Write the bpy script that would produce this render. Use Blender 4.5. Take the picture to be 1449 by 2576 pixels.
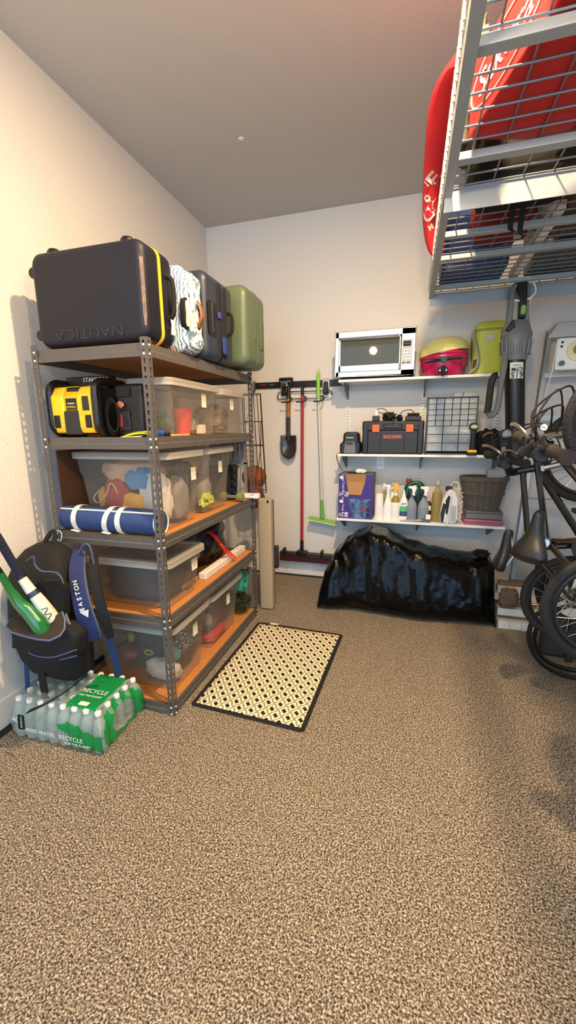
import bpy, bmesh, math, random
from mathutils import Vector, Matrix, noise
PI = math.pi
S = bpy.context.scene
COL = S.collection
for o in list(bpy.data.objects):
    bpy.data.objects.remove(o)

# ---------------------------------------------------------------- camera
cam = bpy.data.cameras.new('camera')
camo = bpy.data.objects.new('camera', cam)
COL.objects.link(camo)
cam.sensor_fit = 'VERTICAL'
cam.sensor_height = 36.0
cam.lens = 1019.1354 / 2576 * 36.0
cam.clip_start = 0.02
CR = Vector((0.95866317, 0.28439448, -0.00920323))
CU = Vector((-0.04923185, 0.1976377, 0.97903808))
CF = Vector((-0.28025193, 0.93811466, -0.20346925))
mw = Matrix.Identity(4)
for i in range(3):
    mw[i][0], mw[i][1], mw[i][2] = CR[i], CU[i], -CF[i]
mw[0][3], mw[1][3], mw[2][3] = 1.8676, -3.736, 1.4458
camo.matrix_world = mw
S.camera = camo

# ---------------------------------------------------------------- world, lights, exposure
S.view_settings.view_transform = 'Standard'
S.view_settings.look = 'None'
S.view_settings.gamma = 1.0
S.view_settings.use_curve_mapping = False
S.view_settings.exposure = -0.14
try:
    S.cycles.transparent_max_bounces = 24
    S.cycles.max_bounces = 10
    S.cycles.diffuse_bounces = 5
except Exception:
    pass
w = bpy.data.worlds.new('daylight')
S.world = w
w.use_nodes = True
bg = w.node_tree.nodes['Background']
bg.inputs[0].default_value = (0.40, 0.68, 1.0, 1)
bg.inputs[1].default_value = 4.7


def light(name, kind, loc, energy, color, size=0.2, rot=(0, 0, 0), sy=None):
    l = bpy.data.lights.new(name, kind)
    l.energy = energy
    l.color = color
    if kind == 'AREA':
        l.shape = 'RECTANGLE' if sy else 'DISK'
        l.size = size
        if sy:
            l.size_y = sy
    else:
        l.shadow_soft_size = size
    o = bpy.data.objects.new(name, l)
    o.location = loc
    o.rotation_euler = rot
    COL.objects.link(o)
    return o


# recessed ceiling lamp just above the frame, and the lamp of the door opener above the camera
light('ceiling_lamp_light', 'AREA', (1.82, -2.45, 3.19), 125, (1.0, 0.71, 0.41), 0.10)
light('door_opener_light', 'POINT', (1.88, -3.24, 2.31), 62, (1.0, 0.71, 0.39), 0.04)
light('door_opener_light', 'POINT', (1.28, -3.36, 2.55), 26, (1.0, 0.71, 0.39), 0.05)

# ---------------------------------------------------------------- helpers


def lin(h):
    h = h.lstrip('#')
    r = []
    for i in (0, 2, 4):
        c = int(h[i:i + 2], 16) / 255
        r.append(c / 12.92 if c <= .04045 else ((c + .055) / 1.055) ** 2.4)
    return (r[0], r[1], r[2], 1)


def mat(name, col, rough=.6, metal=0., var=0., vs=12., bump=0., bs=200., spec=.5, col2=None, coat=0., detail=3., trans=0., emit=None):
    m = bpy.data.materials.new(name)
    m.use_nodes = True
    nt = m.node_tree
    b = nt.nodes['Principled BSDF']
    b.inputs['Base Color'].default_value = lin(col)
    b.inputs['Roughness'].default_value = rough
    b.inputs['Metallic'].default_value = metal
    b.inputs['Specular IOR Level'].default_value = spec
    b.inputs['Coat Weight'].default_value = coat
    b.inputs['Transmission Weight'].default_value = trans
    if emit:
        b.inputs['Emission Color'].default_value = lin(emit)
        b.inputs['Emission Strength'].default_value = 1.0
    if var or bump:
        tc = nt.nodes.new('ShaderNodeTexCoord')
    if var:
        n = nt.nodes.new('ShaderNodeTexNoise')
        n.inputs['Scale'].default_value = vs
        n.inputs['Detail'].default_value = detail
        nt.links.new(tc.outputs['Object'], n.inputs['Vector'])
        r = nt.nodes.new('ShaderNodeValToRGB')
        c = lin(col)
        d = lin(col2) if col2 else tuple(x * (1 - var) for x in c[:3]) + (1,)
        r.color_ramp.elements[0].position = .35
        r.color_ramp.elements[1].position = .65
        r.color_ramp.elements[0].color = d
        r.color_ramp.elements[1].color = c
        nt.links.new(n.outputs['Fac'], r.inputs['Fac'])
        nt.links.new(r.outputs['Color'], b.inputs['Base Color'])
    if bump:
        n = nt.nodes.new('ShaderNodeTexNoise')
        n.inputs['Scale'].default_value = bs
        n.inputs['Detail'].default_value = 3
        nt.links.new(tc.outputs['Object'], n.inputs['Vector'])
        bp = nt.nodes.new('ShaderNodeBump')
        bp.inputs['Strength'].default_value = bump
        bp.inputs['Distance'].default_value = .01
        nt.links.new(n.outputs['Fac'], bp.inputs['Height'])
        nt.links.new(bp.outputs['Normal'], b.inputs['Normal'])
    return m


def clear(name, tint, body, fac, rough=.15):
    """clear or milky thin plastic: part see-through, part glossy/diffuse body"""
    m = bpy.data.materials.new(name)
    m.use_nodes = True
    nt = m.node_tree
    b = nt.nodes['Principled BSDF']
    b.inputs['Base Color'].default_value = lin(body)
    b.inputs['Roughness'].default_value = rough
    t = nt.nodes.new('ShaderNodeBsdfTransparent')
    t.inputs['Color'].default_value = lin(tint)
    x = nt.nodes.new('ShaderNodeMixShader')
    x.inputs['Fac'].default_value = fac
    nt.links.new(t.outputs[0], x.inputs[1])
    nt.links.new(b.outputs[0], x.inputs[2])
    nt.links.new(x.outputs[0], nt.nodes['Material Output'].inputs['Surface'])
    return m


M = {}


def mm(key, *a, **k):
    M[key] = mat(key, *a, **k)


def wof(p):
    while p is not None:
        if p.get('_w'):
            return p['_w']
        p = p.parent
    return None


class MB:
    """mesh builder"""

    def __init__(s):
        s.v = []
        s.f = []
        s.m = []
        s.cur = 0

    def add(s, vs, fs):
        n = len(s.v)
        s.v += [tuple(p) for p in vs]
        s.f += [tuple(i + n for i in f) for f in fs]
        s.m += [s.cur] * len(fs)
        return s

    def box(s, x0, x1, y0, y1, z0, z1):
        return s.add([(x0, y0, z0), (x1, y0, z0), (x1, y1, z0), (x0, y1, z0), (x0, y0, z1), (x1, y0, z1), (x1, y1, z1), (x0, y1, z1)],
                     [(0, 3, 2, 1), (4, 5, 6, 7), (0, 1, 5, 4), (1, 2, 6, 5), (2, 3, 7, 6), (3, 0, 4, 7)])

    def prism(s, poly, ax, a, b):
        """poly: 2D list; ax: extrusion axis; coords fill the other two axes in xyz order"""
        n = len(poly)

        def P(p, t):
            return {'x': (t, p[0], p[1]), 'y': (p[0], t, p[1]), 'z': (p[0], p[1], t)}[ax]
        vs = [P(p, a) for p in poly] + [P(p, b) for p in poly]
        fs = [(i, (i + 1) % n, n + (i + 1) % n, n + i) for i in range(n)]
        fs += [tuple(range(n))[::-1], tuple(range(n, 2 * n))]
        return s.add(vs, fs)

    def tube(s, pts, r, n=8, closed=False, flat=1.0):
        pts = [Vector(p) for p in pts]
        k = len(pts)
        rs = r if isinstance(r, (list, tuple)) else [r] * k
        vs = []
        prev = None
        for i, p in enumerate(pts):
            a = pts[(i - 1) % k] if (closed or i > 0) else p
            b = pts[(i + 1) % k] if (closed or i < k - 1) else p
            t = (b - a)
            t = t.normalized() if t.length > 1e-9 else Vector((0, 0, 1))
            if prev is None:
                u = t.orthogonal().normalized()
                if abs(t.z) < .9:
                    u = t.cross(Vector((0, 0, 1))).normalized()
            else:
                u = prev - t * prev.dot(t)
                u = u.normalized() if u.length > 1e-6 else t.orthogonal().normalized()
            prev = u
            w2 = t.cross(u)
            for j in range(n):
                an = 2 * PI * j / n
                vs.append(p + (u * math.cos(an) + w2 * math.sin(an) * flat) * rs[i])
        fs = []
        for i in range(k if closed else k - 1):
            for j in range(n):
                a0 = i * n + j
                a1 = i * n + (j + 1) % n
                b0 = ((i + 1) % k) * n + j
                b1 = ((i + 1) % k) * n + (j + 1) % n
                fs.append((a0, a1, b1, b0))
        if not closed:
            fs.append(tuple(range(n))[::-1])
            fs.append(tuple(range((k - 1) * n, k * n)))
        return s.add(vs, fs)

    def ribbon(s, pts, wv, th=.002):
        """flat band: pts centre line, wv half-width vector (or list)"""
        vs = []
        k = len(pts)
        pts = [Vector(p) for p in pts]
        for i, p in enumerate(pts):
            h = Vector(wv[i]) if isinstance(wv[0], (tuple, list, Vector)) else Vector(wv)
            t = (pts[min(i + 1, k - 1)] - pts[max(i - 1, 0)]).normalized()
            nn = t.cross(h).normalized() * th / 2
            vs += [p - h - nn, p + h - nn, p + h + nn, p - h + nn]
        fs = []
        for i in range(k - 1):
            a = i * 4
            for j in range(4):
                fs.append((a + j, a + (j + 1) % 4, a + 4 + (j + 1) % 4, a + 4 + j))
        fs += [(3, 2, 1, 0), tuple(range((k - 1) * 4, k * 4))]
        return s.add(vs, fs)

    def lathe(s, prof, c=(0, 0, 0), n=20, ax='z', sx=1., sy=1.):
        vs = []
        k = len(prof)
        for r, h in prof:
            for j in range(n):
                a = 2 * PI * j / n
                p = (r * math.cos(a) * sx, r * math.sin(a) * sy, h)
                if ax == 'x':
                    p = (p[2], p[0], p[1])
                elif ax == 'y':
                    p = (p[0], p[2], p[1])
                vs.append((p[0] + c[0], p[1] + c[1], p[2] + c[2]))
        fs = []
        for i in range(k - 1):
            for j in range(n):
                fs.append((i * n + j, i * n + (j + 1) % n, (i + 1) * n + (j + 1) % n, (i + 1) * n + j))
        if prof[0][0] > 1e-6:
            fs.append(tuple(range(n))[::-1])
        if prof[-1][0] > 1e-6:
            fs.append(tuple(range((k - 1) * n, k * n)))
        return s.add(vs, fs)

    def loft(s, rings, cap0=True, cap1=True):
        n = len(rings[0])
        vs = [p for r in rings for p in r]
        fs = []
        for i in range(len(rings) - 1):
            for j in range(n):
                fs.append((i * n + j, i * n + (j + 1) % n, (i + 1) * n + (j + 1) % n, (i + 1) * n + j))
        if cap0:
            fs.append(tuple(range(n))[::-1])
        if cap1:
            fs.append(tuple(range((len(rings) - 1) * n, len(rings) * n)))
        return s.add(vs, fs)

    def lump(s, c, rad, nz=.1, fr=4., seed=0, nu=28, nv=16, e=1., flatb=None):
        """noisy superellipsoid"""
        vs = []
        off = Vector((seed * 3.1, seed * 7.7, seed * 1.3))

        def sg(x):
            return math.copysign(abs(x) ** e, x)
        for i in range(nv + 1):
            ph = -PI / 2 + PI * i / nv
            for j in range(nu):
                th = 2 * PI * j / nu
                d = Vector((sg(math.cos(ph)) * sg(math.cos(th)), sg(math.cos(ph)) * sg(math.sin(th)), sg(math.sin(ph))))
                k = 1 + nz * (noise.noise(d * fr * .5 + off) * 1.2 + .5 * noise.noise(d * fr * 1.3 + off))
                p = Vector((d.x * rad[0] * k, d.y * rad[1] * k, d.z * rad[2] * k))
                if flatb is not None and p.z < -rad[2] * flatb:
                    p.z = -rad[2] * flatb
                vs.append(p + Vector(c))
        fs = []
        for i in range(nv):
            for j in range(nu):
                fs.append((i * nu + j, i * nu + (j + 1) % nu, (i + 1) * nu + (j + 1) % nu, (i + 1) * nu + j))
        return s.add(vs, fs)

    def mesh(s, name):
        me = bpy.data.meshes.new(name)
        me.from_pydata(s.v, [], s.f)
        me.update()
        return me

    def build(s, name, mats, par=None, smooth=True, bevel=0., seg=2, solid=0., sub=0, ang=35, label=None, kind=None, fix=True):
        me = s.mesh(name)
        if not isinstance(mats, (list, tuple)):
            mats = [mats]
        for m in mats:
            me.materials.append(M[m] if isinstance(m, str) else m)
        if len(mats) > 1:
            me.polygons.foreach_set('material_index', s.m)
        if fix:
            b = bmesh.new()
            b.from_mesh(me)
            bmesh.ops.remove_doubles(b, verts=b.verts, dist=1e-6)
            bmesh.ops.recalc_face_normals(b, faces=b.faces)
            b.to_mesh(me)
            b.free()
        o = bpy.data.objects.new(name, me)
        COL.objects.link(o)
        if par is not None:
            o.parent = par
            if wof(par):
                x, y, z = wof(par)
                me.transform(Matrix.Translation((-x, -y, -z)))
        if solid:
            q = o.modifiers.new('solid', 'SOLIDIFY')
            q.thickness = solid
            q.offset = 0
        if bevel:
            q = o.modifiers.new('bevel', 'BEVEL')
            q.width = bevel
            q.segments = seg
            q.limit_method = 'ANGLE'
            q.angle_limit = math.radians(40)
        if sub:
            q = o.modifiers.new('sub', 'SUBSURF')
            q.levels = sub
            q.render_levels = sub
        if smooth:
            me.polygons.foreach_set('use_smooth', [True] * len(me.polygons))
            try:
                me.set_sharp_from_angle(angle=math.radians(ang if not bevel else 60))
            except Exception:
                pass
        if label:
            o['label'] = label
        if kind:
            o['kind'] = kind
        return o


def thing(name, label, cat, loc=(0, 0, 0), rz=0., group=None, world=True, rot=None):
    """Empty at the base of a thing; with world=True child meshes are written in world coordinates"""
    o = bpy.data.objects.new(name, None)
    o.empty_display_size = .05
    o.location = loc
    o.rotation_euler = rot if rot else (0, 0, rz)
    COL.objects.link(o)
    o['label'] = label
    o['category'] = cat
    if group:
        o['group'] = group
    if world and not rz and not rot:
        o['_w'] = loc
    return o


def tag(o, label, cat, group=None):
    o['label'] = label
    o['category'] = cat
    if group:
        o['group'] = group
    return o


def rebase(o):
    """move a one-mesh thing's origin to its base centre"""
    me = o.data
    xs = [v.co for v in me.vertices]
    a = [min(v[i] for v in xs) for i in range(3)]
    b = [max(v[i] for v in xs) for i in range(3)]
    c = Vector(((a[0] + b[0]) / 2, (a[1] + b[1]) / 2, a[2]))
    me.transform(Matrix.Translation(-c))
    o.location = Vector(o.location) + c
    return o


def put(o, par):
    """parent a mesh written in world coordinates"""
    o.parent = par
    return o


def dup(root, loc=None, label=None, rot=None):
    r = root.copy()
    COL.objects.link(r)
    if loc:
        r.location = loc
    if rot:
        r.rotation_euler = rot
    if label:
        r['label'] = label
    for ch in list(root.children):
        c = ch.copy()
        COL.objects.link(c)
        c.parent = r
        for g in list(ch.children):
            d = g.copy()
            COL.objects.link(d)
            d.parent = c
    return r


def share(par, src, name, loc, rot=(0, 0, 0), sc=None):
    """another child that shares mesh data (and modifiers) with src; loc in parent's space"""
    o = src.copy()
    o.name = name
    COL.objects.link(o)
    o.parent = par
    o.location = loc
    o.rotation_euler = rot
    if sc:
        o.scale = sc
    return o


def decal(s, size, par, obj, u, v, m, roll=0., bold=0., flip=False, name='lettering', lift=.0015):
    """lettering laid on the surface of a part, at the point of it seen at photo position (u, v)"""
    bpy.context.view_layer.update()
    dg = bpy.context.evaluated_depsgraph_get()
    ob = obj.evaluated_get(dg)
    inv = obj.matrix_world.inverted()
    C0 = Vector((1.8676, -3.736, 1.4458))
    d = (at(u, v, 'y', 0) - C0).normalized()
    ok, p, n, _ = ob.ray_cast(inv @ C0, (inv.to_3x3() @ d).normalized())
    if not ok:
        return None
    p = obj.matrix_world @ p
    n = (obj.matrix_world.to_3x3() @ n).normalized()
    if n.dot(d) > 0:
        n = -n
    upv = CU * math.cos(roll) + CR * math.sin(roll)
    yv = (upv - n * upv.dot(n)).normalized()
    xv = yv.cross(n)
    o = text(s, size, None, (0, 0, 0), (0, 0, 0), m, .0008, name, bold=bold)
    R3 = Matrix((xv, yv, n)).transposed().to_4x4()
    o.matrix_world = Matrix.Translation(p + n * lift) @ R3
    q = o.modifiers.new('wrap', 'SHRINKWRAP')
    q.target = obj
    q.offset = lift
    q.wrap_method = 'PROJECT'
    q.use_project_z = True
    q.use_negative_direction = True
    q.use_positive_direction = True
    q.project_limit = .05
    mw_ = o.matrix_world.copy()
    o.parent = par
    bpy.context.view_layer.update()
    o.matrix_parent_inverse = par.matrix_world.inverted()
    o.matrix_world = mw_
    return o


def text(s, size, par, loc, rot, m, ext=.0006, name='lettering', sx=1., bold=0.):
    """flat print: loc in world coordinates if the parent is world-type"""
    cu = bpy.data.curves.new('t', 'FONT')
    cu.body = s
    cu.size = size
    cu.extrude = ext
    cu.offset = bold
    cu.align_x = 'CENTER'
    cu.align_y = 'CENTER'
    cu.resolution_u = 3
    t = bpy.data.objects.new('t', cu)
    COL.objects.link(t)
    bpy.context.view_layer.update()
    me = bpy.data.meshes.new_from_object(t.evaluated_get(bpy.context.evaluated_depsgraph_get()))
    bpy.data.objects.remove(t)
    bpy.data.curves.remove(cu)
    me.materials.clear()
    me.materials.append(M[m] if isinstance(m, str) else m)
    o = bpy.data.objects.new(name, me)
    COL.objects.link(o)
    o.parent = par
    l = Vector(loc)
    if wof(par):
        l = l - Vector(wof(par))
    o.location = l
    o.rotation_euler = rot
    o.scale = (sx, 1, 1)
    return o


def at(u, v, ax, val):
    """point of the room seen at photo position (u, v) on the plane ax = val"""
    C0 = Vector((1.8676, -3.736, 1.4458))
    r = CR * ((u - 724.5) / 1019.1354) - CU * ((v - 1288) / 1019.1354) + CF
    i = 'xyz'.index(ax)
    return C0 + r * ((val - C0[i]) / r[i])


def pd(u, v, d):
    """point seen at photo position (u, v) at distance d along the viewing axis"""
    return Vector((1.8676, -3.736, 1.4458)) + (CR * ((u - 724.5) / 1019.1354) - CU * ((v - 1288) / 1019.1354) + CF) * d


FRONT = (PI / 2, 0, 0)            # print facing -y
FRONT_FLIP = (PI / 2, PI, 0)      # the same, upside down
RIGHT = (PI / 2, 0, PI / 2)       # print facing +x


def arc(c, r, a0, a1, n, plane='xz', ry=None):
    ry = r if ry is None else ry
    out = []
    for i in range(n + 1):
        a = a0 + (a1 - a0) * i / n
        u, v2 = r * math.cos(a), ry * math.sin(a)
        if plane == 'xz':
            out.append((c[0] + u, c[1], c[2] + v2))
        elif plane == 'yz':
            out.append((c[0], c[1] + u, c[2] + v2))
        else:
            out.append((c[0] + u, c[1] + v2, c[2]))
    return out


def rrect(x0, x1, y0, y1, r, n=4):
    """rounded rectangle outline (2D, counter-clockwise)"""
    out = []
    for cx, cy, a in ((x1 - r, y1 - r, 0), (x0 + r, y1 - r, PI / 2), (x0 + r, y0 + r, PI), (x1 - r, y0 + r, 1.5 * PI)):
        for i in range(n + 1):
            t = a + PI / 2 * i / n
            out.append((cx + r * math.cos(t), cy + r * math.sin(t)))
    return out


def spline(pts, n=6):
    """Catmull-Rom through points"""
    P = [Vector(p) for p in pts]
    P = [P[0]] + P + [P[-1]]
    out = []
    for i in range(1, len(P) - 2):
        for k in range(n):
            t = k / n
            a, b, c, d = P[i - 1], P[i], P[i + 1], P[i + 2]
            out.append(.5 * ((2 * b) + (c - a) * t + (2 * a - 5 * b + 4 * c - d) * t * t + (3 * b - a - 3 * c + d) * t ** 3))
    out.append(P[-2])
    return out


# ---------------------------------------------------------------- materials
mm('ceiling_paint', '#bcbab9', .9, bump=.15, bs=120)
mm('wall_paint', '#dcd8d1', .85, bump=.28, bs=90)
mm('trim_paint', '#e6e2dc', .55)
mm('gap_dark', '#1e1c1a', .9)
mm('rack_steel', '#625d58', .5, .25, var=.12, vs=30)
mm('rivet_steel', '#e8e6e2', .35, .3)
mm('particle_board', '#c98a4a', .7, var=.3, vs=160, bump=.1, bs=300, col2='#a8682c')
mm('navy_shell', '#11131f', .55, spec=.4, bump=.08, bs=400)
mm('navy_gloss', '#161b33', .3)
mm('yellow_zip', '#f2c22c', .55)
mm('black_plastic', '#0b0b0c', .42)
mm('black_soft', '#0e0d0e', .85, bump=.1, bs=300)
mm('dark_grey', '#232426', .5)
mm('mid_grey', '#6d7073', .5)
mm('light_grey', '#b4b6b6', .5)
mm('white_plastic', '#efefe9', .4)
mm('white_print', '#f2efe8', .7)
mm('cream', '#ecdcb4', .6)
mm('brown_leather', '#8a5534', .55, var=.2, vs=40)
mm('slate_shell', '#2c3443', .4, bump=.05, bs=300)
mm('sage_shell', '#5f6e52', .38, bump=.05, bs=300)
mm('chrome', '#d9dad8', .14, 1.)
mm('steel', '#b9bab8', .32, 1.)
mm('alu', '#aeb0ae', .38, .85)
mm('paper', '#efe9da', .8)
mm('cardboard', '#b98a5c', .85, var=.08, vs=30)
mm('red_fabric', '#c2202a', .7, bump=.15, bs=60)
mm('red_gloss', '#b01a22', .35)
mm('red_strap', '#d42a2a', .5)
mm('blue_fabric', '#2a4270', .85, bump=.25, bs=250)
mm('royal_fabric', '#28408a', .8, bump=.2, bs=200)
mm('white_webbing', '#ece6d8', .8)
mm('yellow_body', '#f4c21f', .42)
mm('lime', '#b4c84a', .5)
mm('pink_shell', '#c81e5a', .28, coat=.3)
mm('pale_yellow', '#ece287', .35, coat=.2)
mm('orange', '#ff6a35', .45)
mm('green_print', '#1d9b52', .5)
mm('wood_white', '#e6e0d4', .75, var=.12, vs=10)
clear_bin = clear('clear_bin', '#f4f0e8', '#cfc8bc', .16, .2)
M['clear_bin'] = clear_bin
M['milky_lid'] = clear('milky_lid', '#f4f1ec', '#d8d2c6', .40, .3)
M['clear_pet'] = clear('clear_pet', '#f4f8f6', '#e4ece8', .22, .08)
# ================================================================ the room


def struct(name, mb, m, par=None, label=None, **k):
    o = mb.build(name, m, par, smooth=False, **k)
    if par is None:
        o['kind'] = 'structure'
    if label:
        o['label'] = label
    return o


# floor: speckled carpet-like coating
fm = mat('speckled_floor', '#a8947c', .8)
M['speckled_floor'] = fm
nt = fm.node_tree
tc = nt.nodes.new('ShaderNodeTexCoord')
b = nt.nodes['Principled BSDF']
n1 = nt.nodes.new('ShaderNodeTexNoise')
n1.inputs['Scale'].default_value = 175
n1.inputs['Detail'].default_value = 2.5
n1.inputs['Roughness'].default_value = .6
n1.inputs['Distortion'].default_value = .5
r1 = nt.nodes.new('ShaderNodeValToRGB')
el = r1.color_ramp.elements
el[0].position = .38
el[0].color = lin('#25211d')
el[1].position = .64
el[1].color = lin('#ccc0ac')
e = el.new(.45)
e.color = lin('#5d5244')
e = el.new(.54)
e.color = lin('#928470')
n2 = nt.nodes.new('ShaderNodeTexNoise')
n2.inputs['Scale'].default_value = 1.6
r2 = nt.nodes.new('ShaderNodeValToRGB')
r2.color_ramp.elements[0].color = (.86, .86, .86, 1)
r2.color_ramp.elements[1].color = (1, 1, 1, 1)
mx = nt.nodes.new('ShaderNodeMix')
mx.data_type = 'RGBA'
mx.blend_type = 'MULTIPLY'
mx.inputs[0].default_value = 1
bp = nt.nodes.new('ShaderNodeBump')
bp.inputs['Strength'].default_value = .55
bp.inputs['Distance'].default_value = .006
for a, c in ((tc.outputs['Object'], n1.inputs['Vector']), (tc.outputs['Object'], n2.inputs['Vector']), (n1.outputs['Fac'], r1.inputs['Fac']),
             (n2.outputs['Fac'], r2.inputs['Fac']), (r1.outputs['Color'], mx.inputs[6]), (r2.outputs['Color'], mx.inputs[7]),
             (mx.outputs[2], b.inputs['Base Color']), (n1.outputs['Fac'], bp.inputs['Height']), (bp.outputs['Normal'], b.inputs['Normal'])):
    nt.links.new(a, c)

XR, YN, CEIL = 3.6, -6.6, 3.222
struct('floor', MB().box(-.1, XR + .1, YN, .1, -.1, 0), 'speckled_floor')
struct('wall_left', MB().box(-.1, 0, YN, 0, 0, CEIL), 'wall_paint')
struct('wall_back', MB().box(-.1, XR + .1, 0, .1, 0, CEIL), 'wall_paint')
struct('wall_right', MB().box(XR, XR + .1, YN, 0, 0, CEIL), 'wall_paint')
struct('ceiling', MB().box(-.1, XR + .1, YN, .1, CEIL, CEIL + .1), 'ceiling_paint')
struct('baseboard_left', MB().box(0, .013, YN, -.0, .004, .15), 'trim_paint', bevel=.004)
struct('baseboard_back', MB().box(.013, XR, -.013, 0, .004, .15), 'trim_paint', bevel=.004)
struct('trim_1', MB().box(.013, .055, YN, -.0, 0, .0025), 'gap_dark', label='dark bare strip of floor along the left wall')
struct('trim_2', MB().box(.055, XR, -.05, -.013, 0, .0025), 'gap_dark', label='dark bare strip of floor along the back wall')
o = MB().lathe([(.0, -.006), (.012, -.006), (.02, 0)], (.76, -.975, CEIL), 14).build('ceiling_sprinkler_cap', 'trim_paint')
tag(rebase(o), 'tiny round white cap on the bare ceiling', 'cap')

# ================================================================ steel storage rack
RX0, RX1, RY0, RY1 = .154, .778, -2.157, -.949
RH = 1.83
PITCH = RH / 50.5
LV = [1.808, 1.411, .942, .534, .056]          # beam tops
rack = thing('storage_rack', 'grey steel five-tier storage rack with particle board shelves', 'shelving rack', ((RX0 + RX1) / 2, (RY0 + RY1) / 2, 0))


def post_mesh():
    mb = MB()
    W = .032

    def kr(t):
        c, s = math.cos(t), math.sin(t)
        best = .0028
        # circle centred (0,.005) r .0062
        bq = s * .005
        disc = bq * bq - (.005 ** 2 - .0062 ** 2)
        if disc > 0:
            best = max(best, bq + math.sqrt(disc))
        # slot half width .0034 down to -.011
        if s < -.05:
            rr = min(.011 / -s, .0034 / max(abs(c), 1e-6))
            best = max(best, rr)
        return best
    hw, hh = W / 2, PITCH / 2
    ang = sorted([math.atan2(hh, hw), math.atan2(hh, -hw), math.atan2(-hh, -hw), math.atan2(-hh, hw), 0, PI / 2 - .35, PI / 2, PI / 2 + .35, PI - 1e-4, -PI / 2 - .28, -PI / 2 + .28, -PI / 2 - .6, -PI / 2 + .6, -.4, .4, PI - .4, -PI + .4])
    n = len(ang)
    for side in (0, 1):
        for k in range(50):
            zc = .012 + PITCH * (k + .5)
            uc = hw
            vs = []
            for t in ang:
                c, s = math.cos(t), math.sin(t)
                ro = min(hw / max(abs(c), 1e-6), hh / max(abs(s), 1e-6))
                for r in (ro, kr(t)):
                    u, z = uc + r * c, zc + r * s
                    vs.append((u, 0, z) if side == 0 else (0, u, z))
            fs = [(2 * i, 2 * ((i + 1) % n), 2 * ((i + 1) % n) + 1, 2 * i + 1) for i in range(n)]
            mb.add(vs, fs)
        for z0, z1 in ((0, .012), (.012 + 50 * PITCH, RH)):
            mb.add([(0, 0, z0), (W, 0, z0), (W, 0, z1), (0, 0, z1)] if side == 0 else [(0, 0, z0), (0, W, z0), (0, W, z1), (0, 0, z1)], [(0, 1, 2, 3)])
    return mb


cx, cy = (RX0 + RX1) / 2, (RY0 + RY1) / 2
p0 = post_mesh().build('post', 'rack_steel', None, solid=.0018, smooth=False)
p0.parent = rack
p0.location = (RX0 - cx, RY0 - cy, 0)
share(rack, p0, 'post', (RX1 - cx, RY0 - cy, 0), (0, 0, PI / 2))
share(rack, p0, 'post', (RX1 - cx, RY1 - cy, 0), (0, 0, PI))
share(rack, p0, 'post', (RX0 - cx, RY1 - cy, 0), (0, 0, -PI / 2))
BP = [(-.002, 0), (-.002, .024), (-.006, .028), (-.006, .0555), (-.02, .0555), (-.02, .053), (-.009, .053), (-.009, 0)]
rv = None
for z in LV:
    zb = z - .0555
    for s, yy in ((1, RY0), (-1, RY1)):
        mb = MB().prism([(yy - p[0] * s, zb + p[1]) for p in BP], 'x', RX0 + .003, RX1 - .003)
        mb.build('beam', 'rack_steel', rack, smooth=False)
    for s, xx in ((1, RX0), (-1, RX1)):
        mb = MB().prism([(xx - p[0] * s, zb + p[1]) for p in BP], 'y', RY0 + .003, RY1 - .003)
        mb.build('beam', 'rack_steel', rack, smooth=False)
    MB().box(RX0 + .0115, RX1 - .0115, RY0 + .0115, RY1 - .0115, z - .015, z - .003).build('shelf_board', 'particle_board', rack, smooth=False)
    # rivets
    for px, py in ((RX0, RY0), (RX1, RY0), (RX1, RY1)):
        for dz in (-.010, -.010 - PITCH):
            sx = 1 if px == RX0 else -1
            sy = 1 if py == RY0 else -1
            for fx in (0, 1):
                if py == RY1 and not fx:
                    continue
                if rv is None:
                    rv = MB().lathe([(.0058, 0), (.0052, .0022), (.003, .0034), (0, .0038)], n=10).build('rivet', 'rivet_steel')
                    base = rv
                    base.parent = rack
                    base.location = (px + sx * .016 - cx, py - .001 - cy, z + dz)
                    base.rotation_euler = (PI / 2, 0, 0)
                    if not fx:
                        continue
                if fx:
                    if px == RX0:
                        continue
                    share(rack, rv, 'rivet', (px + .001 - cx, py + sy * .016 - cy, z + dz), (0, PI / 2, 0))
                else:
                    share(rack, rv, 'rivet', (px + sx * .016 - cx, py - .001 - cy, z + dz), (PI / 2, 0, 0))

# ================================================================ suitcases on the top shelf
TOP = LV[0]


def rbox(mb, x0, x1, y0, y1, z0, z1, rf, rc, fy=1, n=6, m=5):
    """suitcase half: rounded rectangle in xz (corner radius rc) lofted in y, front edge rounded by rf (fy=+1: front is y0)"""
    rings = []
    ya, yb = (y0, y1) if fy > 0 else (y1, y0)
    s = 1 if yb > ya else -1
    for i in range(m + 1):
        t = PI / 2 * i / m
        ins = rf * (1 - math.sin(t))
        y = ya + s * rf * (1 - math.cos(t))
        rings.append([(p[0], y, p[1]) for p in rrect(x0 + ins, x1 - ins, z0 + ins, z1 - ins, max(rc - ins * .5, .004), n)])
    rings.append([(p[0], yb, p[1]) for p in rrect(x0, x1, z0, z1, rc, n)])
    return mb.loft(rings)


def loop_band(mb, x0, x1, z0, z1, y0, y1, rc, out):
    outer = rrect(x0 - out, x1 + out, z0 - out, z1 + out, rc + out, 6)
    return mb.prism(outer, 'y', y0, y1)


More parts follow.
